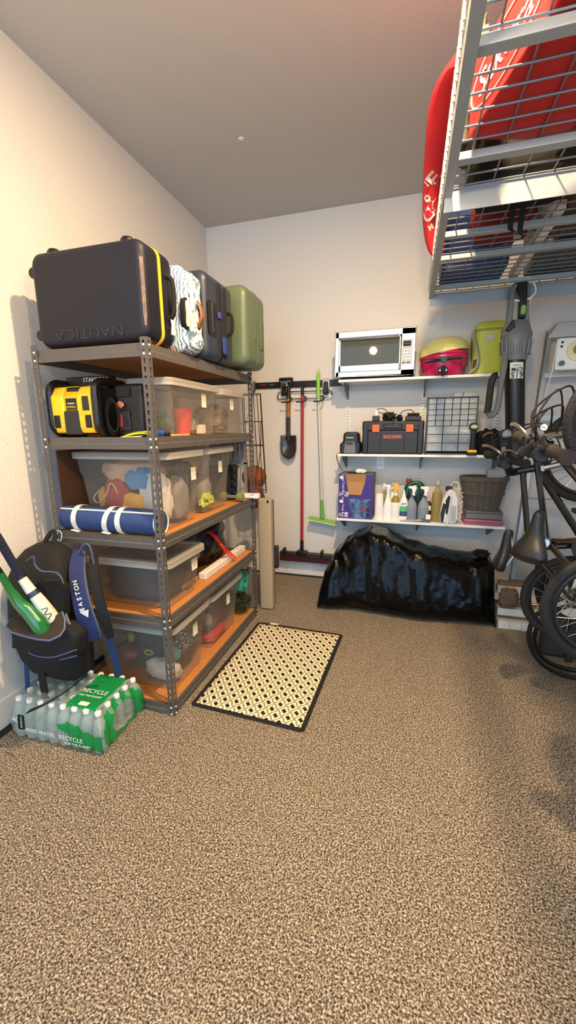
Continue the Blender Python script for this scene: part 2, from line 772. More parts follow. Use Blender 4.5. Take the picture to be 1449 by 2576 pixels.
# --- navy hard case with the yellow zip
X0, X1, Z0, Z1 = .185, .775, TOP + .012, 2.222
t = thing('suitcase', 'navy hard-shell suitcase with a yellow zip at the front of the top shelf', 'suitcase', (.48, -2.02, TOP), group='suitcases on top of the rack')
fs_ = rbox(MB(), X0, X1, -2.142, -2.035, Z0, Z1, .035, .05).build('front_shell', 'navy_shell', t, ang=50)
rbox(MB(), X0, X1, -2.005, -1.905, Z0, Z1, .035, .05, fy=-1).build('back_shell', 'navy_shell', t, ang=50)
loop_band(MB(), X0, X1, Z0, Z1, -2.028, -2.012, .05, .003).build('zip', 'yellow_zip', t)
loop_band(MB(), X0, X1, Z0, Z1, -2.036, -2.028, .05, -.002).build('zip_tape', 'black_soft', t, label='black zip tape')
loop_band(MB(), X0, X1, Z0, Z1, -2.012, -2.004, .05, -.002).build('zip_tape', 'black_soft', t, label='black zip tape')
for z in (2.155, 1.885):
    for y in (-2.09, -1.96):
        wb = MB().lathe([(.01, -.014), (.022, -.014), (.024, -.008), (.024, .008), (.022, .014), (.01, .014)], (X0 - .022, y, z), 16, 'y').build('caster_wheel', 'black_plastic', t)
        MB().prism([(X0 - .03, z - .02), (X0 + .004, z - .027), (X0 + .004, z + .027), (X0 - .022, z + .022)], 'y', y - .02, y + .02).build('caster_housing', 'black_plastic', t, bevel=.006)
for x in (.27, .665):
    MB().lathe([(.028, -.004), (.027, .016), (.020, .026), (0, .027)], (x, -2.075, Z1), 16, sx=1.1).build('foot', 'black_plastic', t)
for x in (.22, .74):
    MB().lathe([(.024, .008), (.022, -.008), (.016, -.012), (0, -.0122)], (x, -2.075, Z0), 16).build('foot', 'black_plastic', t)
hm = MB().tube(spline([(X1 - .002, -1.968, 2.12), (X1 + .028, -1.968, 2.10), (X1 + .034, -1.968, 2.03), (X1 + .028, -1.968, 1.96), (X1 - .002, -1.968, 1.94)], 5), .011, 8)
hm.build('carry_handle', 'black_soft', t)
tg = MB().ribbon([(X1 + .03, -1.985, 1.93), (X1 + .036, -1.99, 1.90), (X1 + .032, -1.992, 1.865)], (0, .014, .0), .0015)
tg.build('luggage_tag', 'paper', t, label='white paper luggage tag')
text('NAUTICA', .062, fs_, (.475, -2.1425, 1.868), FRONT_FLIP, mat('navy_emboss', '#1d202f', .45), .0016, sx=1.38)
sc = MB()
sc.ribbon(spline([(X1 - .016, -2.1285, 2.185), (X1 - .0098, -2.1320, 2.12), (X1 - .0098, -2.1320, 1.98), (X1 - .0102, -2.1318, 1.88)], 4), [(.005, .005, 0), (.0055, .0055, 0)] + [(.0055, .0055, 0)] * 9 + [(.003, .003, 0)] * 2, .0012)
sc.build('scuff_mark', mat('scuff', '#7d6a62', .8, var=.4, vs=40), t, label='pale scuffed edge')

# --- suitcase in a marbled cloth cover
mc = mat('marbled_cloth', '#e9ecec', .9, bump=.1, bs=80)
M['marbled_cloth'] = mc
nt = mc.node_tree
b = nt.nodes['Principled BSDF']
tc = nt.nodes.new('ShaderNodeTexCoord')
wv = nt.nodes.new('ShaderNodeTexWave')
wv.inputs['Scale'].default_value = 22.0
wv.inputs['Distortion'].default_value = 6
wv.inputs['Detail'].default_value = 3
wv.inputs['Detail Scale'].default_value = 1.6
rr = nt.nodes.new('ShaderNodeValToRGB')
rr.color_ramp.elements[0].position = .08
rr.color_ramp.elements[0].color = lin('#5d7a98')
rr.color_ramp.elements[1].position = .7
rr.color_ramp.elements[1].color = lin('#f0ece2')
e = rr.color_ramp.elements.new(.48)
e.color = lin('#b7c8d4')
nt.links.new(tc.outputs['Object'], wv.inputs['Vector'])
nt.links.new(wv.outputs['Color'], rr.inputs['Fac'])
nt.links.new(rr.outputs['Color'], b.inputs['Base Color'])
t = thing('suitcase', 'suitcase in a blue and white marbled cloth cover between the navy and slate cases', 'suitcase', (.52, -1.79, TOP), group='suitcases on top of the rack')
mb = MB()
mb.lump((.525, -1.785, 2.015), (.29, .105, .205), .05, 5, 3, 56, 36, .32, .97)
mb.build('cloth_cover', 'marbled_cloth', t)
for y, z, hh in ((-1.868, 1.985, .072), (-1.752, 2.005, .07)):
    pts = [(.812, y + .026 * math.cos(a), z + hh * math.sin(a)) for a in [2 * PI * i / 20 for i in range(20)]]
    MB().prism([(p[1], p[2]) for p in pts], 'x', .790, .8145).build('handle_opening', 'black_soft', t, label='dark oval slit edged in black')
MB().tube(spline([(.812, -1.868, 2.04), (.824, -1.868, 2.01), (.826, -1.868, 1.97), (.812, -1.868, 1.93)], 5), .015, 8, flat=.5).build('grab_handle', 'cream', t, label='cream handle')
MB().tube(spline([(.812, -1.757, 2.065), (.832, -1.757, 2.03), (.836, -1.757, 1.99), (.812, -1.757, 1.945)], 5), .017, 8, flat=.5).build('grab_handle', 'brown_leather', t, label='brown leather handle')

# --- slate case
X0, X1, Z0, Z1 = .22, .81, TOP + .005, 2.262
t = thing('suitcase', 'slate blue hard-shell suitcase with dark handle and black strap on the top shelf', 'suitcase', (.52, -1.48, TOP), group='suitcases on top of the rack')
rbox(MB(), X0, X1, -1.655, -1.49, Z0, Z1, .04, .05).build('front_shell', 'slate_shell', t, ang=50)
rbox(MB(), X0, X1, -1.47, -1.31, Z0, Z1, .04, .05, fy=-1).build('back_shell', 'slate_shell', t, ang=50)
loop_band(MB(), X0, X1, Z0, Z1, -1.492, -1.468, .05, -.004).build('zip', 'black_soft', t)
MB().prism(rrect(-1.638, -1.548, 1.935, 2.115, .022), 'x', X1 - .05, X1 + .0015).build('handle_recess', 'black_plastic', t)
MB().prism(rrect(-1.600, -1.580, 1.95, 2.11, .008), 'x', X1 - .006, X1 + .006).build('pull_handle', 'dark_grey', t, bevel=.004)
for y in (-1.52, -1.44):
    MB().tube([(X1 + .003, y, 1.84), (X1 + .006, y, 1.95), (X1 + .005, y, 2.1), (X1 + .003, y, 2.22)], .012, 6, flat=.3).build('strap', 'black_soft', t)
MB().tube(spline([(X1, -1.40, 2.10), (X1 + .03, -1.40, 2.08), (X1 + .03, -1.40, 2.0), (X1, -1.40, 1.98)], 4), .010, 8).build('carry_handle', 'black_soft', t)
MB().prism(rrect(-1.50, -1.455, 1.86, 1.95, .01), 'x', X1 + .01, X1 + .02).build('luggage_tag', 'royal_fabric', t, bevel=.003, label='dark blue luggage tag')
MB().box(X1 + .004, X1 + .016, -1.535, -1.505, 2.04, 2.075).build('buckle', mat('violet_buckle', '#3a3f86', .5), t, bevel=.003, label='violet buckle')

# --- sage green case
X0, X1, Z0, Z1 = .25, .872, 1.834, 2.31
t = thing('suitcase', 'sage green hard-shell suitcase farthest back on the top shelf', 'suitcase', (.55, -1.08, TOP), group='suitcases on top of the rack')
rbox(MB(), X0, X1, -1.245, -1.075, Z0, Z1, .045, .06).build('front_shell', 'sage_shell', t, ang=50)
rbox(MB(), X0, X1, -1.045, -.905, Z0, Z1, .045, .06, fy=-1).build('back_shell', 'sage_shell', t, ang=50)
for y in (-1.076, -1.054):
    loop_band(MB(), X0, X1, Z0, Z1, y, y + .010, .06, .004).build('rim', 'sage_shell', t)
loop_band(MB(), X0, X1, Z0, Z1, -1.066, -1.054, .06, -.004).build('zip', 'dark_grey', t)
MB().prism(rrect(-1.015, -.955, 1.96, 2.14, .015), 'x', X1 - .02, X1 + .006).build('handle', mat('sage_dark', '#59684c', .45), t, bevel=.004)
MB().prism(rrect(-1.115, -1.09, 2.0, 2.13, .008), 'x', X1 - .01, X1 + .004).build('lock', mat('sage_dark2', '#58674b', .5), t, bevel=.002)

# ================================================================ clear bins


def ring(x0, x1, y0, y1, z, r, n=4):
    return [(p[0], p[1], z) for p in rrect(x0, x1, y0, y1, r, n)]


def bin_(label, xb0, xb1, yb0, yb1, zb, zt, fx, fy, stick=None, lid=True, group='clear plastic bins on the rack', lidmat='milky_lid', tub='clear_bin', extra=None):
    t = thing('storage_bin', label, 'bin', ((xb0 + xb1) / 2, (yb0 + yb1) / 2, zb), group=group)
    lh = .022 if lid else .0
    zr = zt - lh
    h = zr - zb
    rings = [ring(xb0 + .012, xb1 - .012, yb0 + .012, yb1 - .012, zb + .001, .02), ring(xb0, xb1, yb0, yb1, zb + .012, .028)]
    for q in (.35, .72, .76, 1):
        s = 1.0 if q < .74 else 1.25
        rings.append(ring(xb0 - fx * q * s / 1.25, xb1 + fx * q * s / 1.25, yb0 - fy * q * s / 1.25, yb1 + fy * q * s / 1.25, zb + h * q, .032))
    MB().loft(rings, True, False).build('tub', tub, t, fix=True)
    xa, xc, ya, yc = xb0 - fx, xb1 + fx, yb0 - fy, yb1 + fy
    e = .012
    R = [ring(xa, xc, ya, yc, zr - .014, .034), ring(xa - e, xc + e, ya - e, yc + e, zr - .014, .04), ring(xa - e, xc + e, ya - e, yc + e, zr, .04), ring(xa, xc, ya, yc, zr, .034)]
    MB().loft(R + [R[0]], False, False).build('rim', lidmat, t)
    if lid:
        e = .016
        MB().loft([ring(xa - e, xc + e, ya - e, yc + e, zr - .012, .045), ring(xa - e, xc + e, ya - e, yc + e, zt - .006, .045), ring(xa - e + .006, xc + e - .006, ya - e + .006, yc + e - .006, zt, .04),
                   ring(xa + .015, xc - .015, ya + .015, yc - .015, zt, .03), ring(xa + .022, xc - .022, ya + .022, yc - .022, zt - .008, .028)], False, True).build('lid', lidmat, t)
        for yy in (ya + .25 * (yc - ya), ya + .75 * (yc - ya)):
            pass
    if stick:
        y, z, w_, hh = stick
        k = min(1, (z - zb) / h)
        xs = xb1 + fx * k * (1.0 if k > .76 else .8) + .0015
        MB().box(xs - .0008, xs + .0008, y - w_ / 2, y + w_ / 2, z - hh / 2, z + hh / 2).build('paper_label', 'paper', t, smooth=False, label='white paper label')
        text('|| ||', .02, t, (xs + .001, y, z - .004), RIGHT, 'mid_grey', .0003, 'printed_code')
    return t


Bz, Cz, Dz, Ez = [z - .0025 for z in LV[1:]]
bin_('clear lidded bin holding a red cup on the second shelf', .53, .725, -1.925, -1.455, Bz, 1.69, .022, .03, (-1.60, 1.60, .05, .075))
bin_('smaller clear lidded bin at the back of the second shelf', .42, .715, -1.355, -1.05, Bz, 1.685, .022, .025, (-1.20, 1.60, .05, .07))
bin_('large clear lidded bin stuffed with bright folded fabric behind the blue roll', .232, .71, -1.99, -1.70, Cz, 1.335, .038, .036, (-1.75, 1.205, .05, .07))
bin_('clear lidded bin with a grey cushion at the middle of the third shelf', .237, .70, -1.575, -1.27, Cz, 1.335, .042, .034, (-1.40, 1.21, .05, .07))
bin_('shallow clear lidded bin with dark contents on the fourth shelf', .27, .715, -2.045, -1.755, Dz, .80, .035, .042, (-1.80, .70, .06, .065))
bin_('clear lidded bin full of toys on the bottom shelf behind the backpack', .27, .71, -2.04, -1.73, Ez, .445, .038, .045, (-1.83, .315, .05, .07))
bin_('clear lidded bin with pinkish contents at the middle of the bottom shelf', .27, .70, -1.60, -1.205, Ez, .43, .038, .04, (-1.36, .30, .05, .07))


def blob(name, label, cat, c, rad, m, nz=.18, fr=5, seed=0, e=.8, nu=28, nv=18, group=None, flatb=.9):
    o = MB().lump(c, rad, nz, fr, seed, nu, nv, e, flatb).build(name, m)
    rebase(o)
    return tag(o, label, cat, group)


# ================================================================ contents of the rack, second shelf
t = thing('air_compressor', 'yellow and black portable air compressor at the front of the second shelf', 'compressor', (.33, -2.0, Bz))
MB().box(.185, .455, -2.095, -1.87, Bz + .012, 1.645).build('core', 'black_plastic', t, bevel=.012)
yb_ = MB()
for x0, x1 in ((.198, .272), (.352, .435)):
    yb_.prism([(-2.125, 1.45), (-2.128, 1.60), (-2.10, 1.645), (-2.00, 1.662), (-1.98, 1.64), (-2.06, 1.62), (-2.075, 1.45)], 'x', x0, x1)
yb_.prism([(-2.118, 1.535), (-2.118, 1.60), (-2.09, 1.63), (-2.06, 1.60), (-2.06, 1.535)], 'x', .265, .36)
yb_.prism([(-2.118, 1.43), (-2.126, 1.46), (-2.08, 1.46), (-2.08, 1.43)], 'x', .205, .43)
yb_.build('yellow_shell', 'yellow_body', t, bevel=.007)
for x in (.1895, .452):
    pts = [(x, p[0], p[1]) for p in rrect(-2.115, -1.88, Bz + .02, 1.668, .05, 5)]
    MB().tube(pts, .0195, 8, closed=True).build('roll_bar', 'black_plastic', t)
lb = MB().box(.283, .343, -2.1215, -2.1175, 1.54, 1.592).build('label_plate', 'black_plastic', t, smooth=False)
text('STANLEY', .0135, lb, (.313, -2.122, 1.553), FRONT_FLIP, 'yellow_body', .0003)
text('FATMAX', .011, lb, (.313, -2.122, 1.569), FRONT_FLIP, 'white_print', .0003)
MB().box(.268, .362, -2.128, -2.09, Bz + .012, 1.535).build('front_panel', 'dark_grey', t, bevel=.008)
MB().box(.385, .422, -2.131, -2.12, 1.535, 1.60).build('vent', 'dark_grey', t, bevel=.003)
for x0, x1 in ((.208, .245), (.392, .428)):
    MB().box(x0, x1, -2.129, -2.118, 1.455, 1.515).build('foot_pad', 'black_plastic', t, bevel=.004)
tb = MB().box(.19, .45, -2.01, -1.955, 1.648, 1.704).build('top_bar', 'black_plastic', t, bevel=.004)
text('STANLEY', .028, tb, (.36, -2.011, 1.686), FRONT, 'white_print', .0004, sx=1.1)
MB().box(.215, .265, -2.08, -2.04, 1.626, 1.637).build('label_plate', 'dark_grey', t, bevel=.002)

t = thing('jump_starter', 'black battery jump starter with coiled cable beside the yellow compressor', 'jump starter', (.585, -1.98, Bz))
MB().box(.51, .66, -2.055, -1.985, Bz, 1.655).build('case', 'black_plastic', t, bevel=.015, seg=3)
MB().box(.525, .60, -2.064, -2.05, 1.595, 1.64).build('screen_recess', 'gap_dark', t, bevel=.004)
MB().box(.53, .59, -2.064, -2.05, 1.44, 1.53).build('socket_panel', 'dark_grey', t, bevel=.003)
MB().box(.537, .552, -2.069, -2.06, 1.455, 1.515).build('clamp', 'red_gloss', t, bevel=.003)
MB().box(.57, .58, -2.069, -2.06, 1.46, 1.50).build('clamp', 'black_plastic', t, bevel=.003)
MB().lump((.545, -2.062, 1.56), (.018, .006, .016), .4, 8, 2, 12, 8).build('orange_print', mat('orange_print', '#c27845', .6), t)
cb = MB()
for k in range(3):
    pts = [(.50 + .012 * k + .014 * math.cos(a), -2.075 - .008 * k, 1.505 + (.088 - .010 * k) * math.sin(a)) for a in [2 * PI * i / 18 for i in range(18)]]
    cb.tube([(p[0] + .02 * math.cos(2 * PI * i / 18), p[1], p[2]) for i, p in enumerate(pts)], .0032, 6, closed=True)
cb.build('coiled_cable', 'black_soft', t)

# cup and small things in the first bin
o = MB().lathe([(0, .002), (.038, .002), (.056, .135), (.059, .14), (.055, .14), (.036, .006), (0, .006)], (.63, -1.66, Bz + .006), 24).build('cup', 'red_fabric')
o.data.materials.clear()
o.data.materials.append(mat('red_cup', '#e2383c', .4))
tag(rebase(o), 'red plastic cup inside the clear bin on the second shelf', 'cup')
blob('folded_cloth', 'dark green folded cloth inside the bin with the red cup', 'cloth', (.60, -1.83, Bz + .07), (.06, .07, .055), mat('dark_green_cloth', '#38523f', .9), .25, 5, 4)
blob('folded_cloth', 'grey folded cloth behind the red cup inside the clear bin', 'cloth', (.60, -1.54, Bz + .055), (.06, .05, .045), mat('grey_cloth', '#8d8a86', .9), .2, 5, 6)
blob('bundle', 'brown and grey bundle inside the smaller clear bin', 'bundle', (.57, -1.2, Bz + .098), (.105, .11, .085), mat('brown_bundle', '#7c6a56', .9, var=.5, vs=9), .25, 6, 8)
o = MB().box(.660, .69, -1.56, -1.50, Bz + .008, Bz + .06).build('carton', 'paper', bevel=.002)
tag(rebase(o), 'small white carton beside the red cup in the clear bin', 'carton')

t = thing('work_glove', 'lime green strap lying on the front edge of the second shelf', 'strap', (.62, -2.12, Bz))
MB().ribbon(spline([(.58, -2.105, Bz + .004), (.62, -2.12, Bz + .013), (.66, -2.115, Bz + .02), (.70, -2.10, Bz + .022), (.725, -2.09, Bz + .012)], 4), (.0, .016, .004), .006).build('band', mat('lime_strap', '#c9dc2e', .6), t)
MB().ribbon(spline([(.585, -2.125, Bz + .003), (.64, -2.135, Bz + .003), (.70, -2.135, Bz + .006)], 4), (.0, .010, .002), .003).build('lining', 'cream', t)
t.name = 'strap'
t = thing('screwdriver', 'screwdriver with a round blue handle on the front edge of the second shelf', 'screwdriver', (.75, -2.06, Bz))
MB().lathe([(0, -.03), (.012, -.028), (.0165, -.015), (.0165, .012), (.010, .024), (.009, .03)], (.742, -2.055, Bz + .018), 14, 'y').build('handle', mat('blue_handle', '#1f4fa0', .3), t)
MB().tube([(.742, -2.028, Bz + .016), (.735, -1.93, Bz + .006)], .003, 6).build('shaft', 'steel', t)
o = MB().box(.735, .755, -1.97, -1.80, Bz, Bz + .012).build('wooden_stick', mat('pale_wood', '#c99a63', .7, var=.2, vs=20), bevel=.003)
tag(rebase(o), 'flat wooden stick lying on the second shelf below the red cup', 'stick')
o = MB().box(.735, .757, -2.015, -1.985, Bz, Bz + .022).build('plug', 'black_plastic', bevel=.004)
tag(rebase(o), 'small black plug between screwdriver and wooden stick', 'plug')

# ================================================================ third shelf
t = thing('picnic_mat', 'rolled blue picnic mat with white piping and three white straps on the third shelf', 'picnic mat', (.44, -2.095, Cz))
yc, zc, rr_ = -2.088, Cz + .064, .062
MB().lathe([(0, .0), (.05, .0), (.060, .006), (.062, .02), (.062, .545), (.060, .555), (.05, .56), (0, .56)], (.178, yc, zc), 28, 'x', 1.0, 1.03).build('roll', 'blue_fabric', t)
MB().tube([(.182, yc - .040, zc + .052), (.73, yc - .040, zc + .052)], .0045, 6).build('piping', 'white_webbing', t)
MB().tube([(.736, yc + .06 * math.cos(a), zc + .062 * math.sin(a)) for a in [2 * PI * i / 24 for i in range(24)]], .004, 6, closed=True).build('end_piping', 'white_webbing', t)
for x, dx in ((.275, .0), (.46, .03), (.535, .0)):
    n = 22
    pts = [(x + dx * (math.sin(2 * PI * i / n) * .5), yc + .0655 * math.cos(2 * PI * i / n), zc + .0675 * math.sin(2 * PI * i / n)) for i in range(n + 1)]
    st = MB().ribbon(pts, (.014, 0, 0), .003).build('strap', 'white_webbing', t)
    if x < .5:
        MB().tube([(x - .022, yc - .050, Cz + .012), (x + .024, yc - .054, Cz + .008), (x + .024, yc - .064, Cz + .008), (x - .022, yc - .06, Cz + .012)], .004, 6, closed=True).build('buckle', 'white_webbing', st)

# cloth in the big bin
def cloth(label, c, rad, m, seed, nz=.16, fr=4.5, e=.8, name='folded_fabric'):
    o = MB().lump(c, rad, nz, fr, seed, 40, 26, e, .85).build(name, m)
    return tag(rebase(o), label, 'fabric')


cloth('yellow fabric folded against the front of the large clear bin', (.50, -1.945, Cz + .09), (.105, .032, .085), mat('yellow_cloth', '#e0a827', .8), 11)
cloth('white fabric with folds at the front right of the large clear bin', (.61, -1.93, Cz + .15), (.085, .042, .14), mat('white_cloth', '#d9d6d2', .85), 12)
cloth('sky blue fabric on top of the white folds in the large clear bin', (.53, -1.93, Cz + .25), (.09, .045, .06), mat('sky_cloth', '#4f8fc4', .85), 13)
cloth('dark red fabric beside the yellow fabric in the large clear bin', (.375, -1.93, Cz + .13), (.075, .045, .125), mat('maroon_cloth', '#a8392f', .85), 14)
cloth('pale peach fabric lying on top in the large clear bin', (.44, -1.86, Cz + .28), (.17, .10, .07), mat('peach_cloth', '#dcb08e', .85), 15)
cloth('grey fabric filling the right end of the large clear bin', (.655, -1.80, Cz + .13), (.05, .08, .125), mat('slate_cloth', '#8b8a8a', .85), 16)
cloth('dark blue fabric at the right end of the large clear bin', (.655, -1.755, Cz + .245), (.05, .05, .085), mat('denim_cloth', '#3b4658', .85), 17)
t = thing('drawstring_pouch', 'orange and gold drawstring pouch at the left of the large clear bin', 'pouch', (.29, -1.945, Cz + .02))
MB().lump((.295, -1.945, Cz + .14), (.03, .025, .06), .3, 6, 3).build('pouch', mat('gold_cloth', '#c99a3a', .7), t)
MB().tube(spline([(.29, -1.965, Cz + .19), (.25, -1.97, Cz + .15), (.27, -1.972, Cz + .12), (.33, -1.972, Cz + .16), (.37, -1.972, Cz + .23), (.41, -1.972, Cz + .16), (.40, -1.972, Cz + .05)], 6), .004, 6).build('cord', mat('cream_cord', '#d6bd8a', .7), t)
# second bin of the shelf
blob('cushion', 'round grey cushion inside the second clear bin of the third shelf', 'cushion', (.60, -1.47, Cz + .13), (.08, .075, .10), mat('grey_cushion', '#8f8c88', .9, bump=.2, bs=90), .1, 4, 21)
blob('dark_clothes', 'dark clothes filling the second clear bin of the third shelf', 'clothes', (.42, -1.42, Cz + .16), (.12, .11, .14), mat('dark_clothes', '#2f3136', .9), .2, 5, 22)
fl = MB()
rnd = random.Random(4)
for k in range(60):
    a, b2 = rnd.uniform(0, 2 * PI), rnd.uniform(-.2, 1.3)
    d = Vector((math.cos(a) * math.cos(b2), math.sin(a) * math.cos(b2), math.sin(b2)))
    c = Vector((.675, -1.505, Cz + .055)) + Vector((d.x * .024, d.y * .065, d.z * .055))
    fl.lump(c, (.009, .020, .012), .3, 5, k, 8, 5)
o = fl.build('artificial_flower', mat('yellow_green', '#c3cf3a', .7))
tag(rebase(o), 'pale yellow-green artificial flower inside the second clear bin', 'flower')
# dumbbell
t = thing('dumbbell', 'olive green dumbbell on the third shelf near the back post', 'dumbbell', (.70, -1.14, Cz))
for k, xx in enumerate((.62, .745)):
    MB().lathe([(0, -.022), (.026, -.022), (.033, -.016), (.033, .016), (.026, .022), (0, .022)], (xx, -1.145, Cz + .034), 6 * 3, 'x').build('weight', mat('olive_%d' % k, '#7d8148', .45), t)
MB().lathe([(.013, .0), (.013, .085)], (.64, -1.145, Cz + .034), 12, 'x').build('grip', 'olive_0' if 'olive_0' in M else 'mid_grey', t)
t = thing('power_strip', 'white power strip resting over the end of the third shelf', 'power strip', (.77, -1.0, Cz))
MB().box(.70, .83, -1.02, -.965, Cz + .003, Cz + .036).build('body', 'white_plastic', t, bevel=.005)
MB().box(.755, .795, -1.023, -1.018, Cz + .010, Cz + .026).build('adapter', 'white_plastic', t, bevel=.002)
MB().box(.765, .80, -1.0215, -1.0195, Cz + .029, Cz + .032).build('slot', 'gap_dark', t, smooth=False)
# black gear and crate at the far end
t = thing('tool_case', 'dark grey moulded plastic case standing at the back of the third shelf', 'case', (.58, -1.08, Cz))
MB().box(.48, .68, -1.10, -.99, Cz, Cz + .25).build('body', 'dark_grey', t, bevel=.02, seg=3)
for z in (.05, .11, .17, .22):
    MB().box(.66, .695, -1.115, -1.07, Cz + z - .02, Cz + z + .02).build('rib', 'black_plastic', t, bevel=.007)
MB().tube([(.69, -1.06, Cz + .02), (.70, -1.06, Cz + .12), (.69, -1.02, Cz + .22)], .014, 8).build('hose', 'mid_grey', t)
t = thing('slatted_panel', 'tall grey slatted panel leaning behind the far end of the third shelf', 'panel', (.55, -.93, Cz))
for k in range(8):
    MB().box(.44 + k * .035, .467 + k * .035, -.982, -.97, Cz + .27, 1.345).build('slat', 'mid_grey', t, smooth=False)
for z in (Cz + .25, 1.335):
    MB().box(.43, .73, -.984, -.968, z, z + .022).build('rail', 'mid_grey', t, smooth=False)
MB().box(.43, .45, -.984, -.968, Cz, Cz + .26).build('leg', 'mid_grey', t, smooth=False)
MB().box(.71, .73, -.984, -.968, Cz, Cz + .26).build('leg', 'mid_grey', t, smooth=False)
o = MB().box(.1635, .1735, -2.10, -1.02, Cz, 1.345).build('cardboard_sheet', mat('brown_board', '#5a3820', .85, var=.15, vs=10))
tag(rebase(o), 'brown board standing upright along the wall side of the third shelf', 'board')

# ================================================================ fourth shelf
blob('dark_fabric', 'charcoal blanket filling the shallow clear bin on the fourth shelf', 'blanket', (.49, -1.90, Dz + .105), (.195, .125, .095), mat('charcoal_cloth', '#3c3a39', .9), .1, 6, 31, .5)
t = thing('trash_bag', 'full black plastic sack tied with a red drawstring on the fourth shelf', 'bag', (.52, -1.27, Dz))
MB().lump((.45, -1.29, Dz + .155), (.17, .26, .18), .12, 5, 5, 48, 30, .75, .84).build('sack', mat('sack_black', '#0c0c0d', .35, spec=.5), t)
for k, (a, b2) in enumerate(((.0, .0), (.012, .025), (-.012, .04))):
    MB().ribbon(spline([(.58, -1.385 + a, Dz + .245), (.645, -1.385 + a, Dz + .225), (.69, -1.36 + a, Dz + .15), (.70, -1.33 + a + b2, Dz + .09), (.715, -1.29 + a + b2, Dz + .056), (.735, -1.27 + b2, Dz + .02)], 5), (.0, .005, .003), .0015).build('drawstring', 'red_strap', t)
o = MB().box(.655, .705, -1.62, -.985, Dz, Dz + .042).build('wooden_plank', 'wood_white', bevel=.004)
tag(rebase(o), 'whitewashed plank lying along the edge of the fourth shelf', 'plank')

# ================================================================ bottom shelf
def toy(name, label, c, rad, m, seed, nz=.15, e=1.):
    return blob(name, label, 'toy', c, rad, m, nz, 5, seed, e)


toy('plush_toy', 'white fluffy plush at the bottom of the toy bin', (.60, -1.965, Ez + .07), (.115, .05, .06), mat('white_plush', '#cfc4bb', .95, bump=.5, bs=150), 41)
toy('plush_toy', 'teal plush above the white plush in the toy bin', (.66, -1.95, Ez + .175), (.045, .045, .05), mat('teal_plush', '#4f8e9a', .95, bump=.4, bs=150), 42)
toy('toy_ball', 'red toy at the left of the toy bin', (.385, -1.965, Ez + .13), (.05, .035, .035), mat('red_toy', '#8e3a34', .5), 43)
toy('toy_ball', 'yellow-green toy ball high in the toy bin', (.40, -1.965, Ez + .235), (.022, .022, .028), mat('olive_toy', '#a89a3c', .5), 44, .05)
toy('toy_ball', 'brown toy ball beside the yellow-green one in the toy bin', (.355, -1.965, Ez + .235), (.022, .022, .026), mat('tan_toy', '#8a6c3e', .5), 45, .05)
blob('dark_toys', 'heap of dark toys filling the toy bin', 'toys', (.46, -1.83, Ez + .15), (.15, .06, .13), mat('dark_toys', '#2b2623', .7, var=.5, vs=20, col2='#4a3a30'), .3, 7, 46, .6)
pf = mat('patterned_cloth', '#8d8f92', .9)
nt = pf.node_tree
vo = nt.nodes.new('ShaderNodeTexVoronoi')
vo.inputs['Scale'].default_value = 42
vo.feature = 'DISTANCE_TO_EDGE'
tcx = nt.nodes.new('ShaderNodeTexCoord')
rr2 = nt.nodes.new('ShaderNodeValToRGB')
rr2.color_ramp.elements[0].position = .1
rr2.color_ramp.elements[0].color = lin('#3a393c')
rr2.color_ramp.elements[1].position = .2
rr2.color_ramp.elements[1].color = lin('#9b9a98')
nt.links.new(tcx.outputs['Object'], vo.inputs['Vector'])
nt.links.new(vo.outputs['Distance'], rr2.inputs['Fac'])
nt.links.new(rr2.outputs['Color'], nt.nodes['Principled BSDF'].inputs['Base Color'])
blob('patterned_cloth', 'grey patterned cloth against the right end of the toy bin', 'cloth', (.70, -1.86, Ez + .245), (.022, .10, .085), pf, .1, 5, 47, .5)
t = thing('toy_ring', 'small yellow ring shaped toy in front of the dark toys in the bin', 'toy', (.55, -1.99, Ez + .15))
MB().tube([(.53 + .025 * math.cos(a), -1.995, Ez + .175 + .014 * math.sin(a)) for a in [2 * PI * i / 20 for i in range(20)]], .004, 6, closed=True).build('hoop', mat('yellow_ring', '#b8a63a', .5), t)
blob('pinkish_clothes', 'mauve clothes in the second bin of the bottom shelf', 'clothes', (.52, -1.42, Ez + .19), (.16, .14, .13), mat('mauve_cloth', '#6d5558', .9, var=.3, vs=9), .2, 5, 51, .7)
blob('red_cloth', 'red cloth on the floor of the second bin of the bottom shelf', 'cloth', (.58, -1.45, Ez + .035), (.12, .13, .03), mat('red_cloth', '#b4342f', .9), .15, 5, 52, .6)
blob('white_cloth', 'pale grey ball of cloth at the edge of the second bin of the bottom shelf', 'cloth', (.655, -1.54, Ez + .17), (.03, .025, .04), mat('pale_cloth', '#a49c96', .9), .2, 5, 53)
# yoga mat roll
t = thing('yoga_mat', 'rolled teal yoga mat at the far end of the bottom shelf', 'yoga mat', (.5, -1.04, Ez))
sp = []
for i in range(70):
    a = 2 * PI * 2.6 * i / 69
    r = .030 + .058 * i / 69
    sp.append((.30, -1.055 + r * .85 * math.cos(a), Ez + .255 + r * 1.05 * math.sin(a)))
mb = MB()
vs = []
for p in sp:
    for dx in (0, .425):
        vs.append((p[0] + dx, p[1], p[2]))
mb.add(vs, [(2 * i, 2 * i + 1, 2 * i + 3, 2 * i + 2) for i in range(69)])
mb.build('mat', mat('teal_foam', '#2f8f7c', .7), t, solid=.010)
